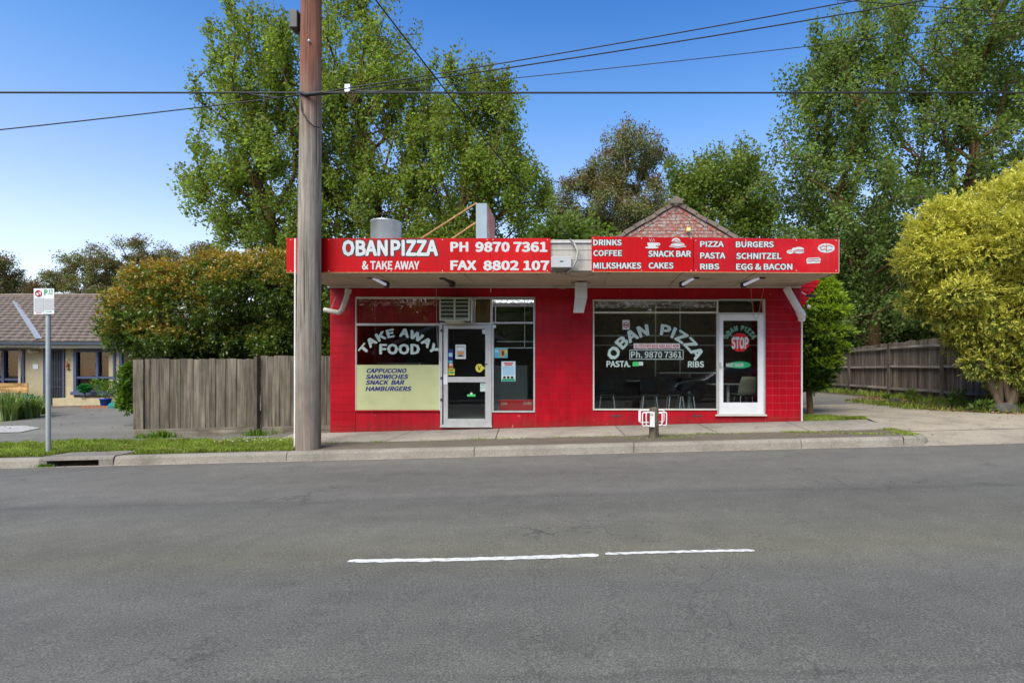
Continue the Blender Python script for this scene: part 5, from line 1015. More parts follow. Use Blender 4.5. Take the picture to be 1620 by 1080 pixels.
def hwindow(a, b, t, u, mull, rail):
    f = MB(); w_ = .11; x0, x1, z0, z1 = hx(a), hx(b), hz(u), hz(t); f.box(x0, x1, YH-.05, YH+.1, z1-w_, z1).box(x0, x1, YH-.05, YH+.1, z0, z0+w_).box(x0, x0+w_, YH-.049, YH+.099, z0+w_, z1-w_).box(x1-w_*.6, x1, YH-.049, YH+.099, z0+w_, z1-w_)
    for m_ in mull: f.box(hx(m_)-.045, hx(m_)+.045, YH-.045, YH+.09, z0+w_, z1-w_)
    f.box(x0+w_, x1-w_*.6, YH-.03, YH+.08, hz(rail)-.04, hz(rail)+.04)
    w2 = part('window', f, M['blueframe'], hs); part('pane', MB().box(x0+w_, x1-.05, YH+.04, YH+.045, z0+w_, z1-w_), M['hglass'], w2)
    n = int((z1-z0-2*w_)/.06); mt = M['blind']
    for i in range(n): part('blind_slat', MB().obox(((x0+x1)/2, YH+.14, z0+w_+.03+i*.06), ((x1-x0)/2-w_,0,0), (0,.004,.008), (0,-.006,.027)), mt, w2)
    part('reveal', MB().box(x0, x1, YH+.18, YH+.3, z0, z1), M['hdark'], w2); return w2
hwindow(117.5, 183, 552, 621, [155], 597); hwindow(-60, 39.5, 550, 621, [6, -30], 600)
part('sill', MB().box(hx(115.5), hx(184), YH-.12, YH-.051, hz(624.5), hz(619.5)), M['blueframe'], hs); part('sill', MB().box(hx(-60), hx(42), YH-.12, YH-.051, hz(622), hz(618)), M['blueframe'], hs)
part('light_jamb', MB().box(hx(31), hx(35), YH-.06, YH-.051, hz(618), hz(553)), M['fasciaw'], hs)
dfr = MB(); dfr.box(hx(70), hx(74.5), YH-.05, YH+.05, hz(640), hz(551)).box(hx(100.5), hx(103), YH-.05, YH+.05, hz(640), hz(551)).box(hx(74.6), hx(100.4), YH-.05, YH+.05, hz(553.5), hz(551)); df = part('door_frame', dfr, M['blueframe'], hs)
dd = part('door', MB().box(hx(74.5), hx(100.5), YH+.05, YH+.09, hz(640), hz(553.5)), M['hdark'], hs)
mb = MB()
for i in range(5): mb.box(hx(82+i*4)-.01, hx(82+i*4)+.01, YH+.03, YH+.049, hz(638), hz(556))
for z in (575, 600, 612): mb.box(hx(80), hx(99.5), YH+.028, YH+.0295, hz(z)-.012, hz(z)+.012)
part('security_screen', mb, M['darkmetal'], dd)
part('planter_wall', MB().box(hx(101), hx(176), YH-.45, YH-.001, hz(641.5), hz(629)), M['hwall'], hs)
part('downpipe', MB().box(hx(191.5), hx(196), YH-.10, YH-.002, hz(636), hz(552)), M['blueframe'], hs)
part('brick_quoin', MB().box(hx(187.2), hx(191.2), YH-.01, YH-.001, hz(636), hz(552)), M['hwall'], hs)
part('number_plate', MB().box(hx(52.5), hx(61), YH-.02, YH-.001, hz(583.5), hz(576)), M['paper'], hs)
part('wall_ornament', MB().sphere((hx(107.5), YH-.05, hz(577)), .07, 8, 6, (1,.5,1.3)).tube([(hx(108), YH-.05, hz(572)), (hx(112), YH-.05, hz(566))], .012, 5).sphere((hx(109), YH-.05, hz(583)), .06, 8, 6, (.8,.5,1)), M['terrac'], hs)
lp = part('wall_lamp', MB().sphere((hx(54), YH-.14, hz(556)), .085, 10, 8), M['framewhite'], hs); part('lamp_arm', MB().tube([(hx(58), YH-.14, hz(556)), (hx(61), YH, hz(556))], .05, 8), M['framewhite'], lp)
# gutter and eaves
EY = YH-.55
def eave(nm, py0, py1, mt, y0, y1): 
    z0, z1 = P(0,py1,EY).z, P(0,py0,EY).z; part(nm, MB().box(P(62,0,EY).x, P(300,0,EY).x, y0, y1, z0, z1), mt, hs)
    a = Vector((P(62,0,EY).x, (y0+y1)/2, (z0+z1)/2)); b = Vector((P(62,0,EY).x-5.5, (y0+y1)/2-1.1, (z0+z1)/2)); part(nm, MB().beam(a, b, y1-y0, z1-z0), mt, hs)
eave('gutter', 541.5, 545, M['gutterb'], EY-.10, EY+.02); eave('fascia', 545.1, 549, M['fasciaw'], EY+.021, EY+.06)
part('eave_soffit', MB().box(P(-150,0,EY).x, P(300,0,EY).x, EY+.061, YH+.6, P(0,550.5,EY).z, P(0,549.3,EY).z), M['fasciaw'], hs)
def roofplane(E0, E1, R0, R1, courses, tw, name):
    E0, E1, R0, R1 = map(Vector, (E0, E1, R0, R1)); L = (E1-E0).length; n = int(L/tw*6); mb = MB()
    nrm = (E1-E0).cross(R0-E0).normalized(); nrm = nrm if nrm.z > 0 else -nrm
    for c in range(courses):
        vs = []
        for vv, lift in ((c/courses, -.0), (c/courses, .045), ((c+1)/courses, .0)):
            for i in range(n+1):
                u = i/n; p = E0.lerp(E1, u).lerp(R0.lerp(R1, u), vv); ph = (i % 6)/6; wv = .022*abs(math.sin(math.pi*ph*1.0+ (c % 2)*1.57)) + random.uniform(-.002,.002)
                vs.append(p + nrm*(lift + (wv if lift or vv == (c+1)/courses else 0)))
        m7 = n+1; mb.add(vs, [(r*m7+i, r*m7+i+1, (r+1)*m7+i+1, (r+1)*m7+i) for r in range(2) for i in range(n)])
    return mb
zr = P(0,468.5,25.2).z; ze = P(0,541,EY).z
E0 = Vector((P(62,0,EY).x, EY-.06, ze)); E1 = Vector((P(300,0,EY).x, EY-.06, ze)); R0 = P(22,470,25.2); R0.z = zr; R1 = Vector((P(225,0,25.2).x, 25.2, zr))
rt = part('roof', MB().add([E0-Vector((0,0,.05)), E1-Vector((0,0,.05)), R1-Vector((0,0,.08)), R0-Vector((0,0,.08))], [(0,1,2,3)]), M['rooft'], hs)
part('roof_tiles', roofplane(E0, E1, R0, R1, 17, .30, 'roof'), M['rooft'], rt, kind='stuff')
L0 = E0+Vector((-5.5,-1.1,0)); LR = P(-140,474,24.6)
part('roof_tiles', roofplane(L0, E0, LR, R0, 17, .30, 'roof'), M['rooft'], rt, kind='stuff')
b0 = R1; part('roof_tiles', MB().add([E1, E1+Vector((0,9,0)), R1], [(0,1,2)]), M['rooft'], rt)
up = Vector((0,-.10,.09)); part('valley_flashing', MB().beam(E0+up+Vector((0,.15,.03)), P(27,480,24.6)+up, .17, .03), M['valley'], rt)
part('ridge_cap', MB().tube([R0+Vector((-.1,0,.02)), R1+Vector((0,0,.02))], .10, 8).tube([LR+Vector((-3,0,0)), R0+Vector((0,0,.02))], .10, 8), M['rooft'], rt)
# deck and step
dk = thing('timber_deck', 'low timber deck along the front of the cream house', 'deck', (hx(110), YH-.9, .1))
for i in range(9): part('deck_board', MB().box(hx(-30), hx(176), YH-1.6+i*.14, YH-1.6+i*.14+.13, hz(643.5)-.03, hz(643.5)), M['deck'], dk)
part('deck_fascia', MB().box(hx(72), hx(125), YH-2.05, YH-1.62, hz(652), hz(645.3)), M['deck'], dk); part('deck_fascia', MB().box(hx(-30), hx(177), YH-1.619, YH-1.60, hz(652), hz(644.3)), M['deck'], dk)
t = thing('brick_edging', 'short row of orange bricks at the deck edge by the blue pot', 'brick edging', (hx(150), YH-1.9, .05))
for i in range(7): part('brick', MB().box(P(133+i*6.2,0,19.2).x, P(138.7+i*6.2,0,19.2).x, 19.1, 19.2, gz(-16,19.2)-.02, gz(-16,19.2)+.07), M['terrac'], t)
# pots, bench, topiary
YQ = 19.6
def qx(px, Y=YQ): return P(px,0,Y).x
def qz(py, Y=YQ): return P(0,py,Y).z
pt = thing('potted_plant', 'green shrub growing in a bright blue square pot by the deck', 'plant', (qx(167), YQ, qz(642)))
mb = MB(); r_ = .155; mb.lathe((qx(167), YQ, qz(642.5)), [(.0,0),(.13,0),(.165,.24),(.185,.24),(.185,.27),(.15,.27),(.14,.22),(0,.22)], 16); part('pot', mb, M['bluepot'], pt)
gp = thing('plastic_tub', 'green plastic tub tipped on its side beside the house', 'tub', (qx(188), 19.1, qz(652,19.1)))
mb = MB(); mb.lathe(P(177,643,19.2)+Vector((0,0,-.02)), [(.0,0),(.15,0),(.19,.22),(.225,.40),(.245,.40),(.245,.43),(.21,.43),(.17,.05)], 18, (1,-.25,.10)); part('tub_shell', mb, M['greenpot'], gp)
gp = thing('plastic_tub', 'green plastic tub half hidden behind the strappy plants under the bench', 'tub', (qx(49), 19.3, qz(652,19.3)))
mb = MB(); mb.lathe(P(48,637,19.3)+Vector((0,0,-.2)), [(.0,0),(.15,0),(.22,.40),(.24,.40),(.24,.43),(.2,.43),(.15,.05)], 18); part('tub_shell', mb, M['greenpot'], gp)
bn = thing('garden_bench', 'yellowish timber garden bench on the deck at the left edge', 'bench', (hx(15), 20.3, .4))
Yn = 20.2
for (a, b) in ((606,611.5),(612.2,617.5),(618,621.5)): part('back_slat', MB().box(P(-25,0,Yn).x, P(35,0,Yn).x, Yn+.2, Yn+.23, P(0,b,Yn).z, P(0,a,Yn).z), M['benchw'], bn)
for k in range(4): part('seat_slat', MB().box(P(-25,0,Yn).x, P(38,0,Yn).x, Yn-.3+k*.12, Yn-.2+k*.12, P(0,626.5,Yn).z, P(0,624.8,Yn).z), M['benchw'], bn)
for px in (-20, 31): 
    part('leg', MB().box(P(px,0,Yn).x-.03, P(px,0,Yn).x+.03, Yn-.3, Yn-.24, P(0,644,Yn).z, P(0,626.6,Yn).z), M['postw'], bn); part('leg', MB().box(P(px,0,Yn).x-.03, P(px,0,Yn).x+.03, Yn+.231, Yn+.28, P(0,644,Yn).z, P(0,606,Yn).z), M['postw'], bn)
st = thing('garden_table', 'small low timber table beside the bench in front of the house', 'table', (hx(42), 19.9, .4)); Yn = 19.9
part('table_top', MB().box(P(12,0,Yn).x, P(45,0,Yn).x, Yn-.2, Yn+.2, P(0,626,Yn).z, P(0,624,Yn).z), M['deck'], st)
for px in (14, 43): part('leg', MB().box(P(px,0,Yn).x-.025, P(px,0,Yn).x+.025, Yn-.03, Yn+.03, P(0,645,Yn).z, P(0,626.1,Yn).z), M['deck'], st)
# pale stone edge bottom left of the driveway
grid('pebble_patch', [(13.3,-19.5,-13.0),(14.0,-19.5,-13.2),(14.6,-19.5,-14.2)], M['pebble'], .012)
# stone beside the right fence
def rock(name, label, c, r, sq, seed):
    rg = random.Random(seed); mb = MB(); mb.sphere(c, r, 10, 7, sq); mb.v = [(v[0]+rg.uniform(-.04,.04)*r*3, v[1]+rg.uniform(-.04,.04)*r*3, v[2]+rg.uniform(-.04,.04)*r*2) for v in mb.v]
    mb.sm = [False]*len(mb.sm); return solo(name, mb, M['rocks'], label, 'rock')
rock('garden_rock', 'dark rough stone under the golden shrub by the driveway edge', (9.72, 12.9, gz(9.8,12.7)+.05), .27, (1.2,.8,.6), 3)
rock('garden_rock', 'small pale stone beside a weed at the foot of the long fence', (P(1415,0,16.2).x, 16.2, gz(9,16)+.06), .14, (1.3,.8,.7), 5)
# yellow and blue billboard glimpsed through the trees
t = thing('billboard', 'yellow and blue sign glimpsed through the dark trees behind the fence', 'sign', P(1383,560,34)); 
part('board', MB().box(P(1379,0,34).x, P(1388,0,34).x, 34, 34.1, P(0,545,34).z, P(0,505,34).z), M['yellow'], t); part('board_edge', MB().box(P(1374,0,34).x, P(1378.8,0,34).x, 34, 34.1, P(0,540,34).z, P(0,512,34).z), M['cyan'], t); part('post', MB().box(P(1381,0,34).x, P(1384,0,34).x, 34.02, 34.08, .3, P(0,545,34).z), M['postw'], t)

# ------------------------------------------------------------------ across the street: what the shop glass mirrors
car = thing('parked_car', 'dark grey hatchback parked across the street, mirrored in the shop glass', 'car', (6.6, -1.9, sx(6.6)))
def cbody():
    prof_ = [(0,.35),(.02,.62),(.12,.76),(.9,.92),(1.35,1.0),(2.0,1.42),(2.5,1.52),(3.3,1.50),(3.95,1.30),(4.3,1.05),(4.38,.75),(4.36,.38)]
    mb = MB(); vs = []; ws = [-.9,-.86,-.72,-.3,.3,.72,.86,.9]
    for j, w_ in enumerate(ws):
        for (a, h) in prof_:
            e = abs(w_); inset = 0 if e < .8 else (.02 if e < .88 else .05); hh_ = h - (.0 if e < .5 else .03 if e < .8 else .10 if e < .88 else .22)
            cab = max(0, (h-.95)); wv = w_*(1-.22*cab); vs.append((4.35+a, -1.75+wv-.15, sx(6.6)+max(.33, hh_)))
    q = len(prof_)
    mb.add(vs, [(j*q+i, j*q+i+1, (j+1)*q+i+1, (j+1)*q+i) for j in range(len(ws)-1) for i in range(q-1)], True)
    side = [(a, h) for a, h in prof_]
    for yv in (-1.9-.89, -1.9+.89):
        s_ = [(4.35+a, yv, sx(6.6)+(h if h < .95 else .93+(h-.93)*.05)) for a, h in prof_]; mb.add(s_, [tuple(range(q))])
    return mb
part('body', cbody(), M['carp'], car)
for yv in (-1.9+.80,): 
    mb = MB(); pts_ = [(1.5,1.0),(2.05,1.36),(2.5,1.44),(3.3,1.42),(3.85,1.2),(3.9,1.02)]; vs = [(4.35+a, yv-.12*(h-1)/.4, sx(6.6)+h) for a, h in pts_]; mb.add(vs, [tuple(range(6))]); part('side_window', mb, M['carg'], car)
    part('roof_rail', MB().tube([(4.35+a, yv-.13*(h-1)/.4+.0, sx(6.6)+h+.03) for a, h in [(1.3,1.0),(2.0,1.40),(2.5,1.49),(3.3,1.47),(3.9,1.27)]], .022, 6), M['chrome'], car)
for a in (.85, 3.5):
    for yv in (-1.9+.86, -1.9-.86):
        wl = part('wheel', MB().lathe((4.35+a, yv-.1*(1 if yv > -1.9 else -1), sx(6.6)+.33), [(.0,0),(.33,0),(.345,.03),(.345,.18),(.33,.2),(0,.2)], 20, (0,1 if yv > -1.9 else -1,0)), M['tyre'], car); part('rim', MB().lathe((4.35+a, yv+.102*(1 if yv > -1.9 else -1), sx(6.6)+.33), [(.22,0),(.19,.012),(.05,.0),(0,.01)], 14, (0,1 if yv > -1.9 else -1,0)), M['rim'], wl)
part('headlight', MB().sphere((4.48, -1.25, sx(5)+.68), .13, 10, 6, (.9,1.2,.5)), M['white'], car)
hb2 = thing('weatherboard_house', 'dark house with pale barge boards across the street, mirrored in the shop door', 'house', (-7.5, -13, 0)); z0 = sx(-7.5)
mb = MB(); prism(mb, [(-13,z0),(-3,z0),(-3,z0+3),(-8,z0+5.2),(-13,z0+3)], -18, -13); part('wall', mb, M['postw'], hb2)
part('barge_board', MB().beam((-13.3,-12.9,z0+2.9), (-8,-12.9,z0+5.25), .1, .22).beam((-8,-12.9,z0+5.25), (-2.7,-12.9,z0+2.9), .1, .22), M['white'], hb2)
mb = MB(); mb.box(-11.5,-9.5,-12.99,-12.9,z0+.9,z0+2.2); part('window', mb, M['hdark'], hb2)
fb = thing('paling_fence', 'pale paling fence across the street, mirrored in the lower shop glass', 'fence', (0,-7.5,0))
mb = MB()
for i in range(300):
    x = -25+i*.17; mb.box(x, x+.15, -7.5, -7.47, sx(x)+.1, sx(x)+1.5)
part('paling_run', mb, M['paling'], fb, kind='stuff')
# ------------------------------------------------------------------ vegetation
def unit(a): return a/np.maximum(1e-6, np.linalg.norm(a, axis=1, keepdims=True))
def leaf_geo(Pn, axis, nrm, L, W, fold=.0):
    """rhombic leaves: Pn base points, axis unit directions, nrm unit normals, L/W arrays -> verts (4n,3)"""
    side = unit(np.cross(axis, nrm)); mid = Pn + axis*(L*.45)[:,None]
    v = np.empty((len(Pn), 4, 3)); v[:,0] = Pn; v[:,1] = mid + side*(W*.5)[:,None] + nrm*(fold*W)[:,None]; v[:,2] = Pn + axis*L[:,None]; v[:,3] = mid - side*(W*.5)[:,None] + nrm*(fold*W)[:,None]
    return v.reshape(-1, 3)
def quad_mesh(name, v, mats, mi=None, org=(0,0,0)):
    n = len(v)//4; me = bpy.data.meshes.new(name); me.vertices.add(4*n); me.vertices.foreach_set('co', (v-np.array(org)).astype(np.float32).ravel())
    me.loops.add(4*n); me.loops.foreach_set('vertex_index', np.arange(4*n, dtype=np.int32)); me.polygons.add(n); me.polygons.foreach_set('loop_start', np.arange(0, 4*n, 4, dtype=np.int32))
    me.polygons.foreach_set('loop_total', np.full(n, 4, dtype=np.int32))
    for m_ in mats: me.materials.append(m_)
    if mi is not None: me.polygons.foreach_set('material_index', mi.astype(np.int32))
    me.update(); me.validate(); return me
def rdir(rg, n): return unit(rg.normal(size=(n, 3)))
def grow(rg, base, lobes, nc, shell=.55, flat=1.0, top=1.0, step=.7, spread=1.0, trunk_h=None, shoots=0):
    """sample clump centres in ellipsoid lobes, then join each to the nearest node nearer the base"""
    pts = []; vols = np.array([l[3]*l[4]*l[5] for l in lobes])**.75; pr_ = vols/vols.sum(); cen = []
    while len(pts) < nc:
        l = lobes[rg.choice(len(lobes), p=pr_)]; d = rg.normal(size=3); d /= np.linalg.norm(d); r_ = rg.random()**(1/3.0) if rg.random() > shell else rg.uniform(.75, 1.14)
        pts.append((l[0]+d[0]*l[3]*r_, l[1]+d[1]*l[4]*r_, l[2]+d[2]*l[5]*r_)); cen.append(d)
    if shoots:      # leafy leaders standing out of the crown
        q0 = len(pts); cand = [i for i in range(q0) if cen[i][2] > -.1]; rg.shuffle(cand)
        for i in cand[:shoots]:
            d = np.array(cen[i])*.55+np.array([0,0,.9]); d /= np.linalg.norm(d)
            for s_ in range(1, rg.integers(2, 5)): pts.append(tuple(np.array(pts[i])+d*.36*s_*rg.uniform(.85,1.15)+rg.normal(size=3)*.05)); cen.append(cen[i])
        nc = len(pts)
    pts = np.array(pts); cen = np.array(cen); base = np.array(base, float)
    nodes = [base]; par = [-1]
    th = trunk_h if trunk_h else (np.percentile(pts[:,2], 25)-base[2])
    tc = np.array([base[0]*.4+pts[:,0].mean()*.6, base[1]*.4+pts[:,1].mean()*.6]); ns = max(3, int(th/step))
    for i in range(1, ns+1):
        t = i/ns; nodes.append(np.array([base[0]+(tc[0]-base[0])*t**2+rg.normal()*.05*th/6, base[1]+(tc[1]-base[1])*t**2, base[2]+th*t])); par.append(i-1)
    d0 = np.linalg.norm(pts-nodes[-1], axis=1); order = np.argsort(d0); leafnode = np.zeros(nc, int)
    A = np.array(nodes)
    buf = np.empty((nc*14+len(nodes)+50, 3)); buf[:len(nodes)] = A; dist = np.empty(len(buf)); cnt = len(nodes)
    dist[0] = 0
    for i in range(1, cnt): dist[i] = dist[i-1]+np.linalg.norm(buf[i]-buf[i-1])
    for k in order:
        p = pts[k]; dd = np.linalg.norm(buf[:cnt]-p, axis=1); dn = buf[:cnt,2]-p[2]
        cost = dd + .35*dist[:cnt] + np.where(dn > 0, dn*1.2, 0); cost[0] += 99; q = int(np.argmin(cost)); a = buf[q].copy(); L = dd[q]; m_ = max(1, min(12, int(L/step))); prev = q
        for s_ in range(1, m_+1):
            t = s_/m_; c = a + (p-a)*t; c[2] += -.12*L*math.sin(math.pi*t)*top*.6; 
            if s_ < m_: c = c + rg.normal(size=3)*.06*L/m_
            buf[cnt] = c; dist[cnt] = dist[prev]+np.linalg.norm(c-buf[prev]); par.append(prev); prev = cnt; cnt += 1
        leafnode[k] = prev
    return pts, cen, buf[:cnt].copy(), np.array(par), leafnode
def wood_mesh(name, nodes, par, leafnode, trunk_r, mt, org, rmin=.012, ns=5, expo=.5):
    n = len(nodes); w_ = np.zeros(n); w_[leafnode] += 1
    for i in range(n-1, 0, -1): w_[par[i]] += w_[i] if par[i] < i else 0
    r_ = np.maximum(rmin, trunk_r*(w_/w_[0])**expo); r_[0] *= 1.35
    a = nodes[par[1:]]; b = nodes[1:]; ra = np.minimum(r_[par[1:]], r_[1:]*1.6); rb = r_[1:]
    d = unit(b-a); ref = np.where(np.abs(d[:,2:3]) > .9, np.array([[1.,0,0]]), np.array([[0,0,1.]])); u = unit(np.cross(d, ref)); v = np.cross(d, u)
    m_ = len(a); V = np.empty((m_, 2, ns, 3))
    for k in range(ns):
        t = 2*math.pi*k/ns; o_ = u*math.cos(t)+v*math.sin(t); V[:,0,k] = a+o_*ra[:,None]; V[:,1,k] = b+o_*rb[:,None]
    V = V.reshape(-1, 3)-np.array(org); F_ = np.empty((m_, ns, 4), int); bi = np.arange(m_)*2*ns
    for k in range(ns):
        k2 = (k+1) % ns; F_[:,k,0] = bi+k; F_[:,k,1] = bi+k2; F_[:,k,2] = bi+ns+k2; F_[:,k,3] = bi+ns+k
    F_ = F_.reshape(-1, 4); me = bpy.data.meshes.new(name); me.vertices.add(len(V)); me.vertices.foreach_set('co', V.astype(np.float32).ravel()); me.loops.add(len(F_)*4); me.loops.foreach_set('vertex_index', F_.astype(np.int32).ravel())
    me.polygons.add(len(F_)); me.polygons.foreach_set('loop_start', np.arange(0, 4*len(F_), 4, dtype=np.int32)); me.polygons.foreach_set('loop_total', np.full(len(F_), 4, dtype=np.int32)); me.polygons.foreach_set('use_smooth', np.ones(len(F_), bool)); me.materials.append(mt); me.update(); me.validate(); return me
def mkobj(name, me, parent, org, kind=None):
    o = bpy.data.objects.new(name, me); COL.objects.link(o); o.parent = parent; ORG[o] = Vector(org)
    if kind: o['kind'] = kind
    return o
def lobe(px, py, rx, rz, Y, ry=None, dy=0):
    """a lobe of the crown, outlined in photo pixels at distance Y"""
    p = P(px, py, Y+dy); s_ = Y/F; return (p.x, p.y, p.z, rx*s_, ry if ry else (rx+rz)*.5*s_, rz*s_)
def tree(name, label, base, lobes, nc, nl, L, W, sig, mats, bark, trunk_r, seed, group=None, tip=None, tipfrac=0, shell=.5, up=.35, out=.5, cat='tree', sigz=None, trunk_h=None, twig=True, expo=.5, droop=0, rmin=.012, step=.7, shoots=0):
    rg = np.random.default_rng(seed); org = Vector(base); t = thing(name, label, cat, org, group)
    pts, cen, nodes, par, ln = grow(rg, base, lobes, nc, shell, trunk_h=trunk_h, step=step, shoots=shoots); nc = len(pts)
    mkobj('trunk', wood_mesh('trunk', nodes, par, ln, trunk_r, bark, org, rmin=rmin, expo=expo), t, org)
    n = nc*nl; ci = np.repeat(np.arange(nc), nl); dirn = unit(pts-nodes[np.maximum(0, par[ln])]) if nc else None
    size = np.clip(rg.normal(1, .25, nc), .55, 1.6); g = rg.normal(size=(n, 3)); g = g/np.maximum(1, np.linalg.norm(g, axis=1, keepdims=True)/1.9)
    sz_ = sigz if sigz else sig*1.25
    off = g*np.array([sig, sig, sz_])*size[ci][:,None] + dirn[ci]*(rg.normal(size=n)*sig*.6)[:,None]
    pos = pts[ci]+off; ax = unit(rg.normal(size=(n,3)) + unit(off)*out*1.2 + np.array([0,0,-droop])); nr = unit(rg.normal(size=(n,3))*.75 + np.array([0,0,up*2]) + cen[ci]*out); nr = unit(nr - ax*(nr*ax).sum(1)[:,None])
    sc = np.clip(rg.normal(1, .22, n), .5, 1.5); v = leaf_geo(pos, ax, nr, L*sc, W*sc, .12)
    mi = np.zeros(n)
    if tip is not None:
        hgt = off[:,2]/(sz_*size[ci]); mi = ((hgt + cen[ci][:,2]*.8 + rg.normal(size=n)*.5) > (1-tipfrac*2)).astype(int)
    mkobj('crown', quad_mesh('crown', v, mats if isinstance(mats, list) else [mats]+([tip] if tip else []), mi, org), t, org); return t
def b3(px, Y, dz=-.1): x = (px-PX0)*Y/F; return (x, Y, gz(x, min(Y, 26))+dz)

# three fresh green trees behind the shop
tree('plane_tree', 'leafy bright green tree rising behind the power pole, leftmost of the large trio', b3(440,25), [lobe(410,130,50,100,25,2.2), lobe(378,230,55,90,25,2.4), lobe(355,320,46,60,25,2.2), lobe(400,375,60,28,25,2.0), lobe(480,375,60,30,25,2.0), lobe(430,300,85,100,25,2.8), lobe(480,150,50,80,25,2.2), lobe(415,60,26,48,25,1.2), lobe(350,95,24,40,25,1.0)], 420, 105, .125, .092, .16, LM['plane'], M['barkb'], .30, 11, 'large green trees behind the shop', LM['planey'], .12, rmin=.016, step=.8, shoots=44, sigz=.30)
tree('plane_tree', 'tallest bright green tree behind the OBAN PIZZA letters', b3(590,27), [lobe(560,90,48,95,27,2.2), lobe(620,90,42,92,27,2.2), lobe(585,220,100,110,27,3.2), lobe(600,330,110,70,27,3.2), lobe(525,260,60,100,27,2.4), lobe(655,180,40,80,27,2.0), lobe(600,380,90,30,27,2.5)], 500, 105, .13, .097, .17, LM['plane'], M['barkb'], .34, 12, 'large green trees behind the shop', LM['planey'], .10, rmin=.017, step=.8, shoots=48, sigz=.32)
tree('plane_tree', 'broad green tree behind the box sign, rightmost of the large trio', b3(705,25.5), [lobe(735,170,45,72,25.5,2.0), lobe(770,230,60,90,25.5,2.4), lobe(805,290,60,60,25.5,2.2), lobe(705,290,80,90,25.5,2.6), lobe(840,310,38,44,25.5,1.5), lobe(795,165,26,35,25.5,1.1), lobe(700,370,60,30,25.5,2), lobe(790,365,55,26,25.5,1.8)], 400, 105, .125, .092, .16, LM['plane'], M['barkb'], .28, 13, 'large green trees behind the shop', LM['planey'], .10, rmin=.016, step=.8, shoots=40, sigz=.30)
# gums and green trees beyond the gable
tree('gum_tree', 'olive brown domed gum tree with pale limbs behind the brick gable', b3(985,44), [lobe(1000,238,48,30,44,2.4), lobe(1035,262,28,26,44,1.6), lobe(960,270,34,28,44,2), lobe(930,320,42,44,44,2.4), lobe(990,330,60,40,44,3), lobe(895,350,22,26,44,1.4)], 190, 300, .16, .10, .34, LM['gum'], M['barkg'], .35, 21, 'gum trees in the distance', LM['gumb'], .10, shell=.75, sigz=.34, droop=.8, rmin=.03, step=1.2)
tree('green_tree', 'mid green tree with reaching twigs behind the right red sign', b3(1140,37), [lobe(1105,300,40,48,37,2), lobe(1150,290,40,42,37,2), lobe(1180,320,40,44,37,2), lobe(1085,340,36,50,37,1.8), lobe(1210,355,32,30,37,1.6), lobe(1145,360,70,36,37,2.5)], 200, 150, .17, .13, .26, LM['mid'], M['bark'], .26, 22, 'smaller green trees behind the gable', LM['planey'], .12, rmin=.022, step=1.0, shoots=26, sigz=.42)
tree('green_tree', 'low bright green tree between the gum and the service cable', b3(905,34), [lobe(890,375,30,24,34,1.8), lobe(925,385,30,22,34,1.6), lobe(860,385,26,20,34,1.5)], 70, 90, .24, .2, .4, LM['mid'], M['bark'], .15, 23, 'smaller green trees behind the gable', rmin=.02)
# right hand giants
tree('ash_tree', 'huge dark green tree with arching branches over the right end of the awning', b3(1385,23), [lobe(1330,170,70,80,23,2.4), lobe(1290,260,58,70,23,2.2), lobe(1370,70,60,70,23,2.2), lobe(1300,120,45,50,23,1.8), lobe(1350,330,95,80,23,2.8), lobe(1290,380,58,50,23,2.2), lobe(1400,430,90,70,23,2.8), lobe(1370,500,80,36,23,2.4), lobe(1240,225,18,32,23,.8)], 520, 110, .13, .085, .215, LM['dark'], M['barkb'], .30, 31, 'dark green trees above the right fence', LM['mid'], .10, rmin=.015, up=.45, step=.8, shoots=30)
tree('ash_tree', 'huge dark green tree filling the top right corner behind the golden shrub', b3(1520,25), [lobe(1480,60,80,90,25,2.8), lobe(1570,80,90,100,25,3), lobe(1450,200,80,90,25,2.8), lobe(1550,230,100,90,25,3.2), lobe(1480,330,90,70,25,2.8), lobe(1440,430,70,60,25,2.6), lobe(1620,150,80,120,25,3), lobe(1500,470,70,50,25,2.5), lobe(1410,10,50,40,25,2), lobe(1640,310,90,80,25,2.5), lobe(1600,410,90,70,25,2.5)], 600, 110, .14, .095, .24, LM['dark'], M['barkb'], .36, 32, 'dark green trees above the right fence', LM['mid'], .12, rmin=.018, up=.45, step=.8, shoots=30)
tree('ash_tree', 'shadowy dark green tree low behind the middle of the long fence', b3(1400,30), [lobe(1440,500,80,60,30,2.6), lobe(1350,450,60,80,30,2.4), lobe(1300,480,50,60,30,2), lobe(1530,500,70,50,30,2.2)], 240, 100, .26, .19, .40, LM['dark'], M['bark'], .22, 33, 'dark green trees above the right fence', rmin=.02, step=1)
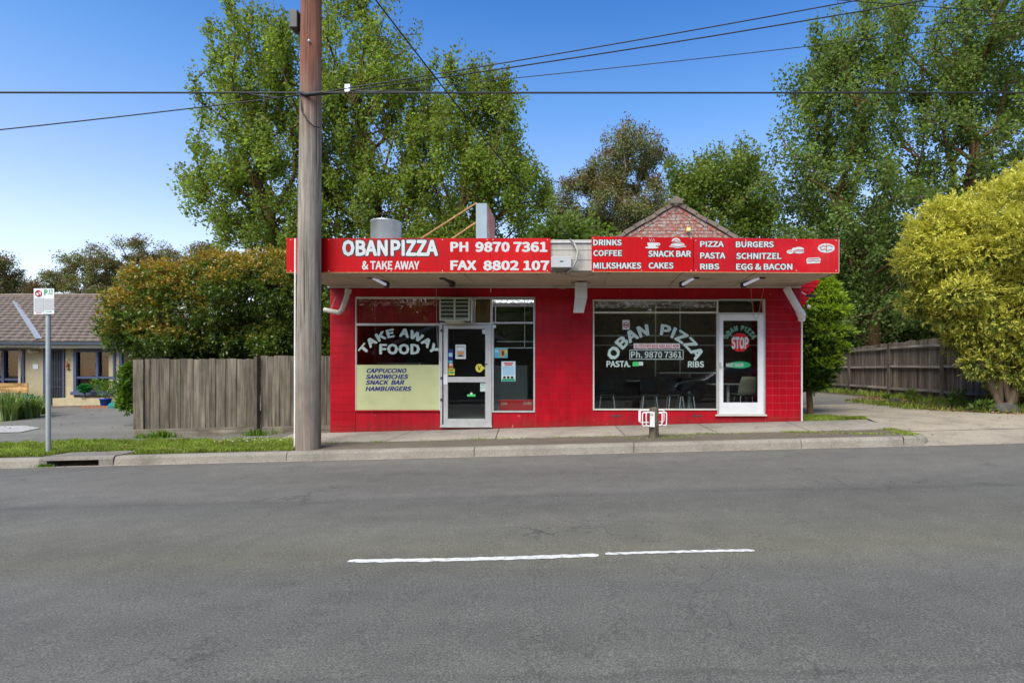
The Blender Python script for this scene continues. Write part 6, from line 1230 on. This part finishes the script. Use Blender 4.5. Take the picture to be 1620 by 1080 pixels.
# far gums at the left
far = [('olive umbrella shaped gum tree far behind the house roof', 132, 56, [lobe(138,405,34,18,56,2), lobe(122,432,40,16,56,2.2), lobe(98,438,18,12,56,1), lobe(160,430,22,14,56,1.4), lobe(95,456,14,8,56,.8), lobe(150,458,36,12,56,2)], 41, 150),
 ('brown flat topped gum tree far behind the camellia hedge', 235, 58, [lobe(206,393,18,12,58,1.2), lobe(242,398,26,16,58,1.6), lobe(225,425,36,16,58,2), lobe(258,420,22,18,58,1.4), lobe(200,450,34,14,58,2), lobe(240,450,40,16,58,2)], 42, 150),
 ('small thin gum tree beside the big green trees above the hedge', 305, 56, [lobe(284,405,12,8,56,.8), lobe(303,408,10,9,56,.8), lobe(330,402,16,14,56,1), lobe(300,430,30,10,56,1.6), lobe(320,430,26,12,56,1.4)], 43, 90),
 ('brown gum tree cut by the left edge of the picture', -12, 52, [lobe(2,425,16,16,52,1.2), lobe(-14,440,30,30,52,2), lobe(6,446,14,9,52,.9)], 44, 70),
 ('low reddish gum tree just above the ridge at the far left', 40, 60, [lobe(10,462,16,9,60,1), lobe(38,458,20,9,60,1.2), lobe(60,455,9,8,60,.8), lobe(-10,468,20,10,60,1.2)], 45, 60)]
for lb, px, Y, lo_, sd_, nc_ in far:
    red_ = 'reddish' in lb or 'brown' in lb
    tree('gum_tree', lb, b3(px, Y), lo_, int(nc_*.42), 330, .15, .10, .34, LM['gumb'] if 'reddish' in lb else LM['gum'], M['barkg'] if not red_ else M['bark'], .26, sd_, 'gum trees in the distance', LM['gumb'], .25 if red_ else .08, shell=.85, sigz=.26, rmin=.035, step=1.3)
# distant wood that closes the view
def wood_mass(label_px, px0, px1, pytop, Y, n, seed, mt, s_=.5):
    rg = np.random.default_rng(seed); x = (rg.uniform(px0, px1, n)-PX0)*Y/F; zt = CH+(PY0-pytop)*Y/F; y = Y+rg.uniform(-2.5,2.5,n); k = rg.random(n)**.8
    lump = 1-.25*np.abs(np.sin(x*.35+seed))-.12*np.abs(np.sin(x*1.1)); z = .1 + k*(zt*lump); pos = np.stack([x,y,z],1); ax = rdir(rg,n); nr = unit(rdir(rg,n)+np.array([0,-.5,.6])); nr = unit(nr-ax*(nr*ax).sum(1)[:,None]); sc = rg.uniform(.6,1.4,n)*s_
    me = quad_mesh('distant_wood', leaf_geo(pos, ax, nr, sc, sc*.7, .1), [mt]); o = bpy.data.objects.new('distant_wood', me); COL.objects.link(o); o['kind'] = 'stuff'; return o
wood_mass('', 150, 560, 470, 34, 30000, 3, LM['mid'], .42)
wood_mass('', 1180, 1900, 500, 36, 42000, 5, LM['dark'], .45)
wood_mass('', 840, 1240, 400, 50, 16000, 6, LM['mid'], .5)
wood_mass('', -500, 260, 505, 62, 16000, 7, LM['gum'], .6)
wood_mass('', -3400, -300, 420, 62, 14000, 8, LM['dark'], 1.0)
wood_mass('', 1750, 4600, 380, 58, 14000, 9, LM['dark'], 1.0)

# golden shrub on the right
def shell_tree(name, label, base, lobes, n, L, W, mats, bark, seed, stems, cat='shrub', thick=.28, clumpn=9, tipdir=.9, inner=.25, group=None, tipk=None, flatk=0, up=.3, trunk_r=.07, puff=None, reach=2.2):
    """dense shrub: sprays of leaves sitting on the skin of overlapping lobes"""
    rg = np.random.default_rng(seed); org = Vector(base); t = thing(name, label, cat, org, group); lb = np.array(lobes); ns_ = n//clumpn
    if puff:
        ex = []
        for l in lobes:
            for _ in range(puff[0]):
                dd_ = rg.normal(size=3); dd_ /= np.linalg.norm(dd_); f_ = rg.uniform(.6,1.3)*puff[1]; ex.append((l[0]+dd_[0]*l[3]*.86, l[1]+dd_[1]*l[4]*.86, l[2]+dd_[2]*l[5]*.86, l[3]*f_, l[4]*f_, l[5]*f_*puff[2]))
        lb = lb*np.array([1,1,1,puff[3],puff[3],puff[3]]); lb = np.concatenate([lb, np.array(ex)])
    pr_ = (lb[:,3]*lb[:,5]+lb[:,3]*lb[:,4]); pr_ = pr_/pr_.sum(); li = rg.choice(len(lb), ns_*2, p=pr_); d = rdir(rg, ns_*2)
    bump_ = 1+.07*np.sin(d[:,0]*9+li)+.07*np.sin(d[:,2]*11+li*2)+.05*np.sin(d[:,1]*8+li); rr_ = np.where(rg.random(ns_*2) < inner, rg.uniform(.5,.95,ns_*2), bump_-np.abs(rg.normal(size=ns_*2))*thick*.22)
    p = lb[li,:3]+d*lb[li,3:6]*rr_[:,None]; insd = np.zeros(len(p), bool)
    for j in range(len(lb)):
        q = ((p-lb[j,:3])/lb[j,3:6]); insd |= ((q**2).sum(1) < .66) & (li != j)
    keep = ~insd | (rg.random(len(p)) < .12); p = p[keep][:ns_]; d = d[keep][:ns_]; li = li[keep][:ns_]; ns_ = len(p)
    nn = unit(d/lb[li,3:6]); dirs = unit(nn*1.0 + rg.normal(size=(ns_,3))*.45 + np.array([0,0,up])); dirs[:,2] *= (1-flatk); dirs = unit(dirs)
    ci = np.repeat(np.arange(ns_), clumpn); m_ = len(ci); k = rg.random(m_); sl_ = L*reach*rg.uniform(.6,1.3,ns_)
    pos = p[ci] + dirs[ci]*(k*sl_[ci])[:,None]; fan = unit(rg.normal(size=(m_,3))-dirs[ci]*0); ax = unit(dirs[ci]*tipdir + fan*.75); nr = unit(np.cross(ax, rg.normal(size=(m_,3)))); nr = np.where(nr[:,2:3] < 0, -nr, nr)
    nr = unit(nr + np.array([0,0,.5])); nr = unit(nr-ax*(nr*ax).sum(1)[:,None]); sc = rg.uniform(.65,1.25,m_); v = leaf_geo(pos, ax, nr, L*sc, W*sc, .12)
    mi = np.zeros(m_)
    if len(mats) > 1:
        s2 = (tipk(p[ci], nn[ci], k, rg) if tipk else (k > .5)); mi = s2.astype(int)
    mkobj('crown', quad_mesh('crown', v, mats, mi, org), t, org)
    for (pts, r_) in stems: mb = MB(); mb.tube(pts, r_, 8); part('trunk' if len(stems) == 1 else 'stem', mb, bark, t)
    return t
YY = 13.2
st = []
for k in range(7):
    a = P(1590+random.uniform(-12,14), 638, YY-.3+random.uniform(-.2,.2)); a.z = gz(a.x, 13)-.05; e = P(1530+k*22, 520-abs(k-3)*8, YY+random.uniform(-.5,.5)); m1 = a.lerp(e, .45)+Vector((random.uniform(-.15,.15), 0, .05)); st.append(([a, m1, e, e+Vector((0,0,1.0))], [.075,.06,.045,.03]))
gl = [lobe(1580,375,95,82,YY,1.2), lobe(1505,400,66,62,YY,.9), lobe(1630,325,80,60,YY,1.1), lobe(1480,365,40,34,YY,.6), lobe(1530,470,80,58,YY,1.0), lobe(1590,500,90,70,YY,1.1), lobe(1640,520,80,80,YY,1.1), lobe(1560,560,45,45,YY,.7), lobe(1605,600,40,34,YY,.6), lobe(1655,420,80,90,YY,1.2), lobe(1458,410,42,45,YY,.6), lobe(1660,600,60,50,YY,.8), lobe(1700,450,80,130,YY,1.1)]
gl = [(l[0]+.08, l[1], l[2]+(.16 if l[2] > 3.6 else .05), l[3]-.08, l[4], l[5]-.08) for l in gl]
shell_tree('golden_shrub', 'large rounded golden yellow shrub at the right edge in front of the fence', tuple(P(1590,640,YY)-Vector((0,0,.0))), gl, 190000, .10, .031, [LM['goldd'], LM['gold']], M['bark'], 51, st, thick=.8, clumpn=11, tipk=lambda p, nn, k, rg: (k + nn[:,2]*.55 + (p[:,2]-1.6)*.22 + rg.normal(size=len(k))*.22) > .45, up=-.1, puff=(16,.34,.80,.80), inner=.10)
# conifer by the shop corner
Yc = 13.6; c0 = P(1282,655,Yc); c0.z = gz(c0.x, Yc)-.05
cl = [lobe(1300,520,46,50,Yc,.6), lobe(1290,585,42,34,Yc,.55), lobe(1308,480,36,34,Yc,.45), lobe(1305,455,22,26,Yc,.3), lobe(1268,560,26,44,Yc,.5), lobe(1262,500,30,44,Yc,.5), lobe(1312,550,32,40,Yc,.45), lobe(1293,440,12,20,Yc,.2)]
cl = [(l[0]-.10, l[1], l[2]-.02, l[3]*.80, l[4]*.8, l[5]*.90) for l in cl]
shell_tree('conifer_tree', 'small conifer with lime green tips at the right corner of the shop', tuple(c0), cl, 100000, .075, .018, [LM['conif'], LM['coniftip']], M['barkb'], 52, [([c0, P(1280,620,Yc), P(1283,580,Yc), P(1292,520,Yc), P(1300,450,Yc)], [.085,.075,.07,.05,.02])], cat='tree', thick=1.0, clumpn=14, tipdir=1.5, tipk=lambda p, nn, k, rg: (k*.8 + nn[:,2]*.30 + (p[:,2]-2.2)*.30 + (p[:,0]-5.75)*.25 + rg.normal(size=len(k))*.15) > .50, flatk=.75, up=.15, puff=(22,.44,.20,.66), inner=.14, reach=1.9)
# camellia hedge mass behind the left fence
Yb2 = 13.6
hl = [lobe(440,545,50,24,Yb2,.8), lobe(380,540,50,26,Yb2,.8), lobe(470,480,56,74,Yb2,1.1), lobe(400,470,70,60,Yb2,1.2), lobe(330,490,68,60,Yb2,1.1), lobe(265,490,62,55,Yb2,1.0), lobe(215,500,46,42,Yb2,.8), lobe(360,430,46,26,Yb2,.9), lobe(440,425,46,28,Yb2,.9), lobe(500,520,26,60,Yb2,.8), lobe(250,445,40,26,Yb2,.8), lobe(300,540,70,30,Yb2,.9), lobe(230,535,40,24,Yb2,.7), lobe(290,450,40,30,Yb2,.8)]
st = []
for k in range(6):
    a = P(280+k*38, 640, Yb2); a.z = gz(a.x, Yb2)-.05; st.append(([a, a+Vector((random.uniform(-.2,.2),0,1.0)), a+Vector((random.uniform(-.5,.5),0,2.2))], [.06,.045,.02]))
shell_tree('camellia_bush', 'wide bush with dark leaves and orange yellow new tips above the left fence', tuple(P(350,640,Yb2)), hl, 120000, .08, .04, [LM['bush'], LM['tips']], M['bark'], 53, st, thick=1.0, clumpn=8, inner=.2, tipdir=.6, tipk=lambda p, nn, k, rg: (k*.35 + nn[:,2]*.55 + (p[:,2]-2.6)*.25 - (p[:,0]+7.5)*.09 + rg.normal(size=len(k))*.22) > .66, up=.1, puff=(16,.30,.75,.86))
sh = [lobe(507,500,16,34,12.9,.4), lobe(509,545,14,20,12.9,.3)]
shell_tree('small_shrub', 'sunny yellow green shrub squeezed between pole, fence and red wall', tuple(P(508,600,12.9)), sh, 4500, .07, .035, [LM['bright']], M['bark'], 54, [([P(508,640,12.9), P(508,520,12.9)], [.02,.01])], thick=.8)
sh = [lobe(207,610,17,36,12.9,.4), lobe(204,590,12,20,12.9,.3)]
shell_tree('small_shrub', 'bright green shrub at the left end of the grey fence by the driveway', tuple(P(207,650,14.2)), [lobe(209,612,8,28,14.2,.25), lobe(207,632,7,18,14.2,.2), lobe(212,590,6,14,14.2,.2)], 6000, .08, .04, [LM['bright']], M['bark'], 55, [([P(207,652,14.2), P(207,600,14.2)], [.02,.01])], thick=.8)
# potted plant foliage, topiary ball
def attach_leaves(parent, name, lobes, n, L, W, mat_, seed):
    rg = np.random.default_rng(seed); lb = np.array(lobes); li = rg.integers(0, len(lb), n); d = rdir(rg, n); p = lb[li,:3]+d*lb[li,3:6]*(rg.random(n)**.35)[:,None]; ax = unit(d+rdir(rg,n)*.8+np.array([0,0,.3])); nr = unit(np.cross(ax, rdir(rg,n))); nr = np.where(nr[:,2:3] < 0, -nr, nr)
    sc = rg.uniform(.6,1.3,n); return mkobj(name, quad_mesh(name, leaf_geo(p, ax, nr, L*sc, W*sc, .1), [mat_], None, ORG[parent]), parent, ORG[parent])
attach_leaves(pt, 'foliage', [lobe(167,618,11,12,YQ,.25), lobe(160,610,9,10,YQ,.2), lobe(174,612,8,10,YQ,.2), lobe(150,604,4,3,YQ,.08)], 900, .07, .04, LM['bright'], 61)
part('stem', MB().tube([P(167,634,YQ), P(165,622,YQ), P(160,610,YQ)], .015, 5).tube([P(167,630,YQ), P(172,618,YQ), P(176,608,YQ)], .012, 5), M['bark'], pt)
tp = thing('topiary_ball', 'vivid green leafy ball on a stubby dark stem before the house window', 'topiary', tuple(P(133,627,20.6)))
attach_leaves(tp, 'foliage', [lobe(134,614,7.5,6,20.6,.17)], 1300, .06, .05, M['topiary'], 62); part('stem', MB().tube([P(134,628,20.6), P(134,619,20.6)], .03, 6).lathe(P(134,629,20.6), [(.10,0),(.13,.02),(.03,.03)], 10), M['darkmetal'], tp)
# strappy plants
def strap_clump(label, px, py, Y, r_, h, n, seed, mt=LM['strap']):
    rg = np.random.default_rng(seed); c = P(px, py, Y); c.z = gz(c.x, Y); t = MB(); segs = 5
    for _ in range(n):
        a = rg.uniform(0, 2*math.pi); rr_ = r_*.45*math.sqrt(rg.random()); b = Vector((c.x+rr_*math.cos(a), c.y+rr_*math.sin(a)*.8, c.z)); a2 = a+rg.normal()*.7; L = h*rg.uniform(.7,1.25); lean = rg.uniform(.25,1.0)*r_*.75; wd = rg.uniform(.012,.022); sd_ = Vector((-math.sin(a2), math.cos(a2), 0)); vs = []
        for i in range(segs+1):
            u = i/segs; q = b + Vector((math.cos(a2), math.sin(a2), 0))*lean*u**1.6 + Vector((0,0,L*(u-.45*u**3*(lean/r_+.3)))); w_ = wd*(1-u**2*.95); vs += [q-sd_*w_, q+sd_*w_]
        t.add(vs, [(2*i, 2*i+1, 2*i+3, 2*i+2) for i in range(segs)])
    return solo('strappy_plant', t, mt, label, 'plant', 'strappy plants beside the driveway', loc=c)
for lb, px, py, Y, r_, h, n, s_ in (('strappy leafed plant clump nearest the parking sign post',40,668,16.5,.75,.85,240,1),('pale striped strappy clump at the left edge below the bench',8,672,16.0,.75,.95,240,2),('smaller strappy clump in front of the green tub',22,640,18.0,.7,.9,150,3),('strappy clump spilling onto the driveway beside the sign post',60,662,17.5,.45,.5,90,4),('strappy clump mostly outside the left edge',-28,668,16.4,.8,.9,160,5)):
    strap_clump(lb, px, py, Y, r_, h, n, s_)
# grass: blades over given regions
def blades(name, n, fn, hmin, hmax, wd, mt, seed, clumpy=1.2, kindv='stuff', lean=.5, zoff=0, zf=gz, thin=0):
    rg = np.random.default_rng(seed); x, y = fn(rg, n); nz = (np.sin(x*3.1+1)+np.sin(x*7.3+y*5)+np.sin(y*9.7+x*1.7)+np.sin(x*13+y*17))/4; keep = (nz+rg.random(len(x))*clumpy) > thin; x = x[keep]; y = y[keep]; nz = nz[keep]; n = len(x)
    z = np.array([zf(a, b) for a, b in zip(x, y)])+zoff; h = rg.uniform(hmin, hmax, n)*(1+.5*nz); a = rg.uniform(0, 2*math.pi, n); ld = rg.random(n)*lean; side = np.stack([-np.sin(a), np.cos(a), 0*a],1)*(wd*rg.uniform(.6,1.3,n))[:,None]
    b = np.stack([x,y,z],1); m_ = b+np.stack([np.cos(a)*ld*h*.35, np.sin(a)*ld*h*.35, h*.6],1); t = b+np.stack([np.cos(a)*ld*h, np.sin(a)*ld*h, h*(1-.3*ld)],1)
    v = np.empty((n,4,3)); v[:,0] = b-side; v[:,1] = b+side; v[:,2] = m_+side*.8; v[:,3] = t; v = v.reshape(-1,3)
    o = bpy.data.objects.new(name, quad_mesh(name, v, [mt])); COL.objects.link(o); o['kind'] = kindv; return o
def reg(x0, x1, ylo, yhi, power=1.0):
    def f(rg, n):
        x = rg.uniform(x0, x1, n); lo = np.interp(x, [p[0] for p in ylo], [p[1] for p in ylo]); hi = np.interp(x, [p[0] for p in yhi], [p[1] for p in yhi]); return x, lo+(hi-lo)*rg.random(n)**power
    return f
blades('grass', 60000, reg(-11.6,-4.95, [(-20,9.87),(-9.3,9.88),(-9.15,10.25),(-7.85,10.3),(-7.7,9.86),(-5,9.9)], [(-12,11.6),(-10,11.6),(-8,11.3),(-6,11.2),(-5,10.7)]), .035, .095, .006, LM['grass'], 71, thin=.15)
blades('grass', 12000, reg(-20,-11.6, [(-20,9.87),(-9,9.87)], [(-20,11.5),(-9,11.5)]), .05, .10, .007, LM['grass'], 72)
blades('grass', 11000, reg(4.78,6.15, [(4.7,12.02),(6.2,12.05)], [(4.7,13.7),(5.3,13.3),(6.2,12.1)]), .03, .08, .006, LM['grass'], 73, thin=-.3)
blades('moss', 2600, reg(-5.2,6.05, [(-6,10.66),(7,10.66)], [(-6,10.80),(7,10.80)]), .01, .028, .007, LM['grass'], 74, thin=.62)
blades('moss', 900, reg(5.78,6.02, [(5,9.9),(7,9.9)], [(5,10.75),(7,10.75)]), .01, .035, .007, LM['grass'], 75, thin=.2)
blades('moss', 700, lambda rg, n: ((lambda a: (a[0], 10.72-(a[0]-3.9)*.38+rg.normal(size=n)*.03))((rg.uniform(3.9,6.0,n),))), .01, .03, .007, LM['grass'], 76, thin=.3)
blades('moss', 500, reg(.9,2.1, [(0,10.25),(3,10.2)], [(0,10.75),(3,10.5)]), .01, .03, .007, LM['grass'], 81, thin=.65)
blades('weeds', 9000, reg(8.2,10.3, [(8,14.5),(9.0,13.0),(9.4,12.5),(10.3,12.2)], [(8,17.5),(10.35,16.5)]), .03, .14, .008, LM['grass'], 77, thin=1.02)
blades('weeds', 2500, lambda rg, n: (10.3+rg.normal(size=n)*.07, rg.uniform(13,25,n)), .06, .22, .009, LM['grass'], 78, thin=.55)
blades('weeds', 700, lambda rg, n: (rg.choice([-8.95,-8.6,-6.7,-6.62], n)+rg.normal(size=n)*.13, 11.9+rg.normal(size=n)*.04), .04, .2, .009, LM['bright'], 79, thin=.1)
blades('weeds', 300, lambda rg, n: (-9.0+rg.normal(size=n)*.06, 9.64+rg.normal(size=n)*.02), .02, .07, .008, LM['bright'], 80, thin=.1, zf=lambda a, b: sx(a))
# leaf litter, petals, daisies
def scatter(name, n, fn, s_, mt, seed, zoff=.008, zf=gz):
    rg = np.random.default_rng(seed); x, y = fn(rg, n); z = np.array([zf(a, b) for a, b in zip(x, y)])+zoff+rg.random(len(x))*.012; a = rg.uniform(0, 2*math.pi, len(x)); ax = unit(np.stack([np.cos(a), np.sin(a), rg.uniform(-.2,.4,len(x))],1)); nr = unit(np.stack([rg.normal(size=len(x))*.3, rg.normal(size=len(x))*.3, np.ones(len(x))],1)); nr = unit(nr-ax*(nr*ax).sum(1)[:,None])
    sc = rg.uniform(.6,1.4,len(x))*s_; o = bpy.data.objects.new(name, quad_mesh(name, leaf_geo(np.stack([x,y,z],1), ax, nr, sc, sc*.5, .1), [mt])); COL.objects.link(o); o['kind'] = 'stuff'; return o
scatter('leaf_litter', 4200, reg(8.5,10.4, [(8,14.2),(9.0,13.0),(9.4,12.3),(10.4,12.0)], [(8,17.5),(10.4,20)]), .07, LM['dry'], 91)
scatter('leaf_litter', 160, reg(2.8,6.0, [(2,10.1),(6,10.0)], [(2,10.8),(6,10.8)]), .04, LM['tips'], 92)
scatter('leaf_litter', 120, reg(-9,-4.9, [(-9,9.9),(-5,9.9)], [(-9,11.2),(-5,11.2)]), .06, LM['dry'], 93, .04)
scatter('leaf_litter', 140, reg(-18,-9.5, [(-20,12),(-9,12)], [(-20,19),(-9,19)]), .07, LM['dry'], 94)
scatter('gutter_grit', 1500, lambda rg, n: (rg.uniform(-11,12,n), 9.64-np.abs(rg.normal(size=n))*.10), .022, LM['dry'], 96, .006, zf=lambda a, b: sx(a))
scatter('leaf_litter', 220, lambda rg, n: (rg.uniform(5,11,n), rg.uniform(10,16,n)), .05, LM['dry'], 97, .012)
scatter('daisies', 170, lambda rg, n: (np.concatenate([rg.normal(-6.35,.28,n//2), rg.normal(-5.35,.35,n-n//2)]), rg.uniform(10.7,11.15,n)), .035, LM['flower'], 95, .075)
rg_ = np.random.default_rng(5)
# small leafy weeds standing alone
def weed(label, px, Y, h, n, seed, spread=.12):
    x = (px-PX0)*Y/F; c = Vector((x, Y, gz(x, Y))); t = thing('weed', label, 'weed', tuple(c), 'weeds along the right fence'); attach_leaves(t, 'foliage', [(c.x, c.y, c.z+h*.5, spread, spread, h*.55)], n, .13, .06, LM['mid'], seed); part('stem', MB().tube([c, c+Vector((.01,0,h*.8))], .008, 5), M['bark'], t)
weed('broad leafed weed left of the pale stone by the fence', 1405, 16.3, .22, 60, 1); weed('upright broad leafed weed against the fence right of the pale stone', 1444, 16.6, .35, 80, 2, .14); weed('dark weed beneath the fence post nearest the golden shrub', 1515, 14.6, .4, 110, 3, .2); weed('low pale weed on the driveway edge beside the big stone', 1555, 13.0, .22, 90, 4, .25)
# trees across the street, only mirrored in the glass
proto = tree('street_tree', 'dark leafy tree across the street, mirrored left in the shop glass', (-16, -16, .1), [(-16,-16,5.5,4.2,3,3.2), (-14,-16,3.2,3,2.4,2), (-18,-15.5,3.6,2.6,2.4,2.2)], 170, 70, .34, .26, .6, LM['dark'], M['bark'], .25, 101, 'trees across the street', rmin=.03, step=1.2)
for x, y, s_, lb in ((-1,-17,1.05,'dark leafy tree across the street, mirrored in the middle of the shop'),(8,-15,.9,'dark leafy tree across the street behind the parked car'),(16,-16,1.1,'dark leafy tree across the street, mirrored right of the car'),(27,-17,1.2,'dark leafy tree far along the other side of the street'),(-28,-17,1.2,'dark leafy tree at the far left of the opposite side')):
    c = copy_tree(proto); c.location = (x, y, sx(x)+.1); c.scale = (s_,)*3; c.rotation_euler = (0,0,x); c['label'] = lb

rgw = np.random.default_rng(77); nw = 26000; xw = rgw.uniform(-55, 55, nw); zw = .1+rgw.random(nw)**.8*(9.0-2*np.abs(np.sin(xw*.3))); pw = np.stack([xw, -27+rgw.uniform(-2,2,nw), zw], 1); aw_ = rdir(rgw, nw); nw_ = unit(rdir(rgw, nw)+np.array([0,.5,.5])); nw_ = unit(nw_-aw_*(nw_*aw_).sum(1)[:,None]); sw_ = rgw.uniform(.6,1.3,nw)  # tree belt added behind the camera to hide low sky from the shop glass
o = bpy.data.objects.new('distant_wood', quad_mesh('distant_wood', leaf_geo(pw, aw_, nw_, sw_, sw_*.7, .1), [LM['dark']])); COL.objects.link(o); o['kind'] = 'stuff'
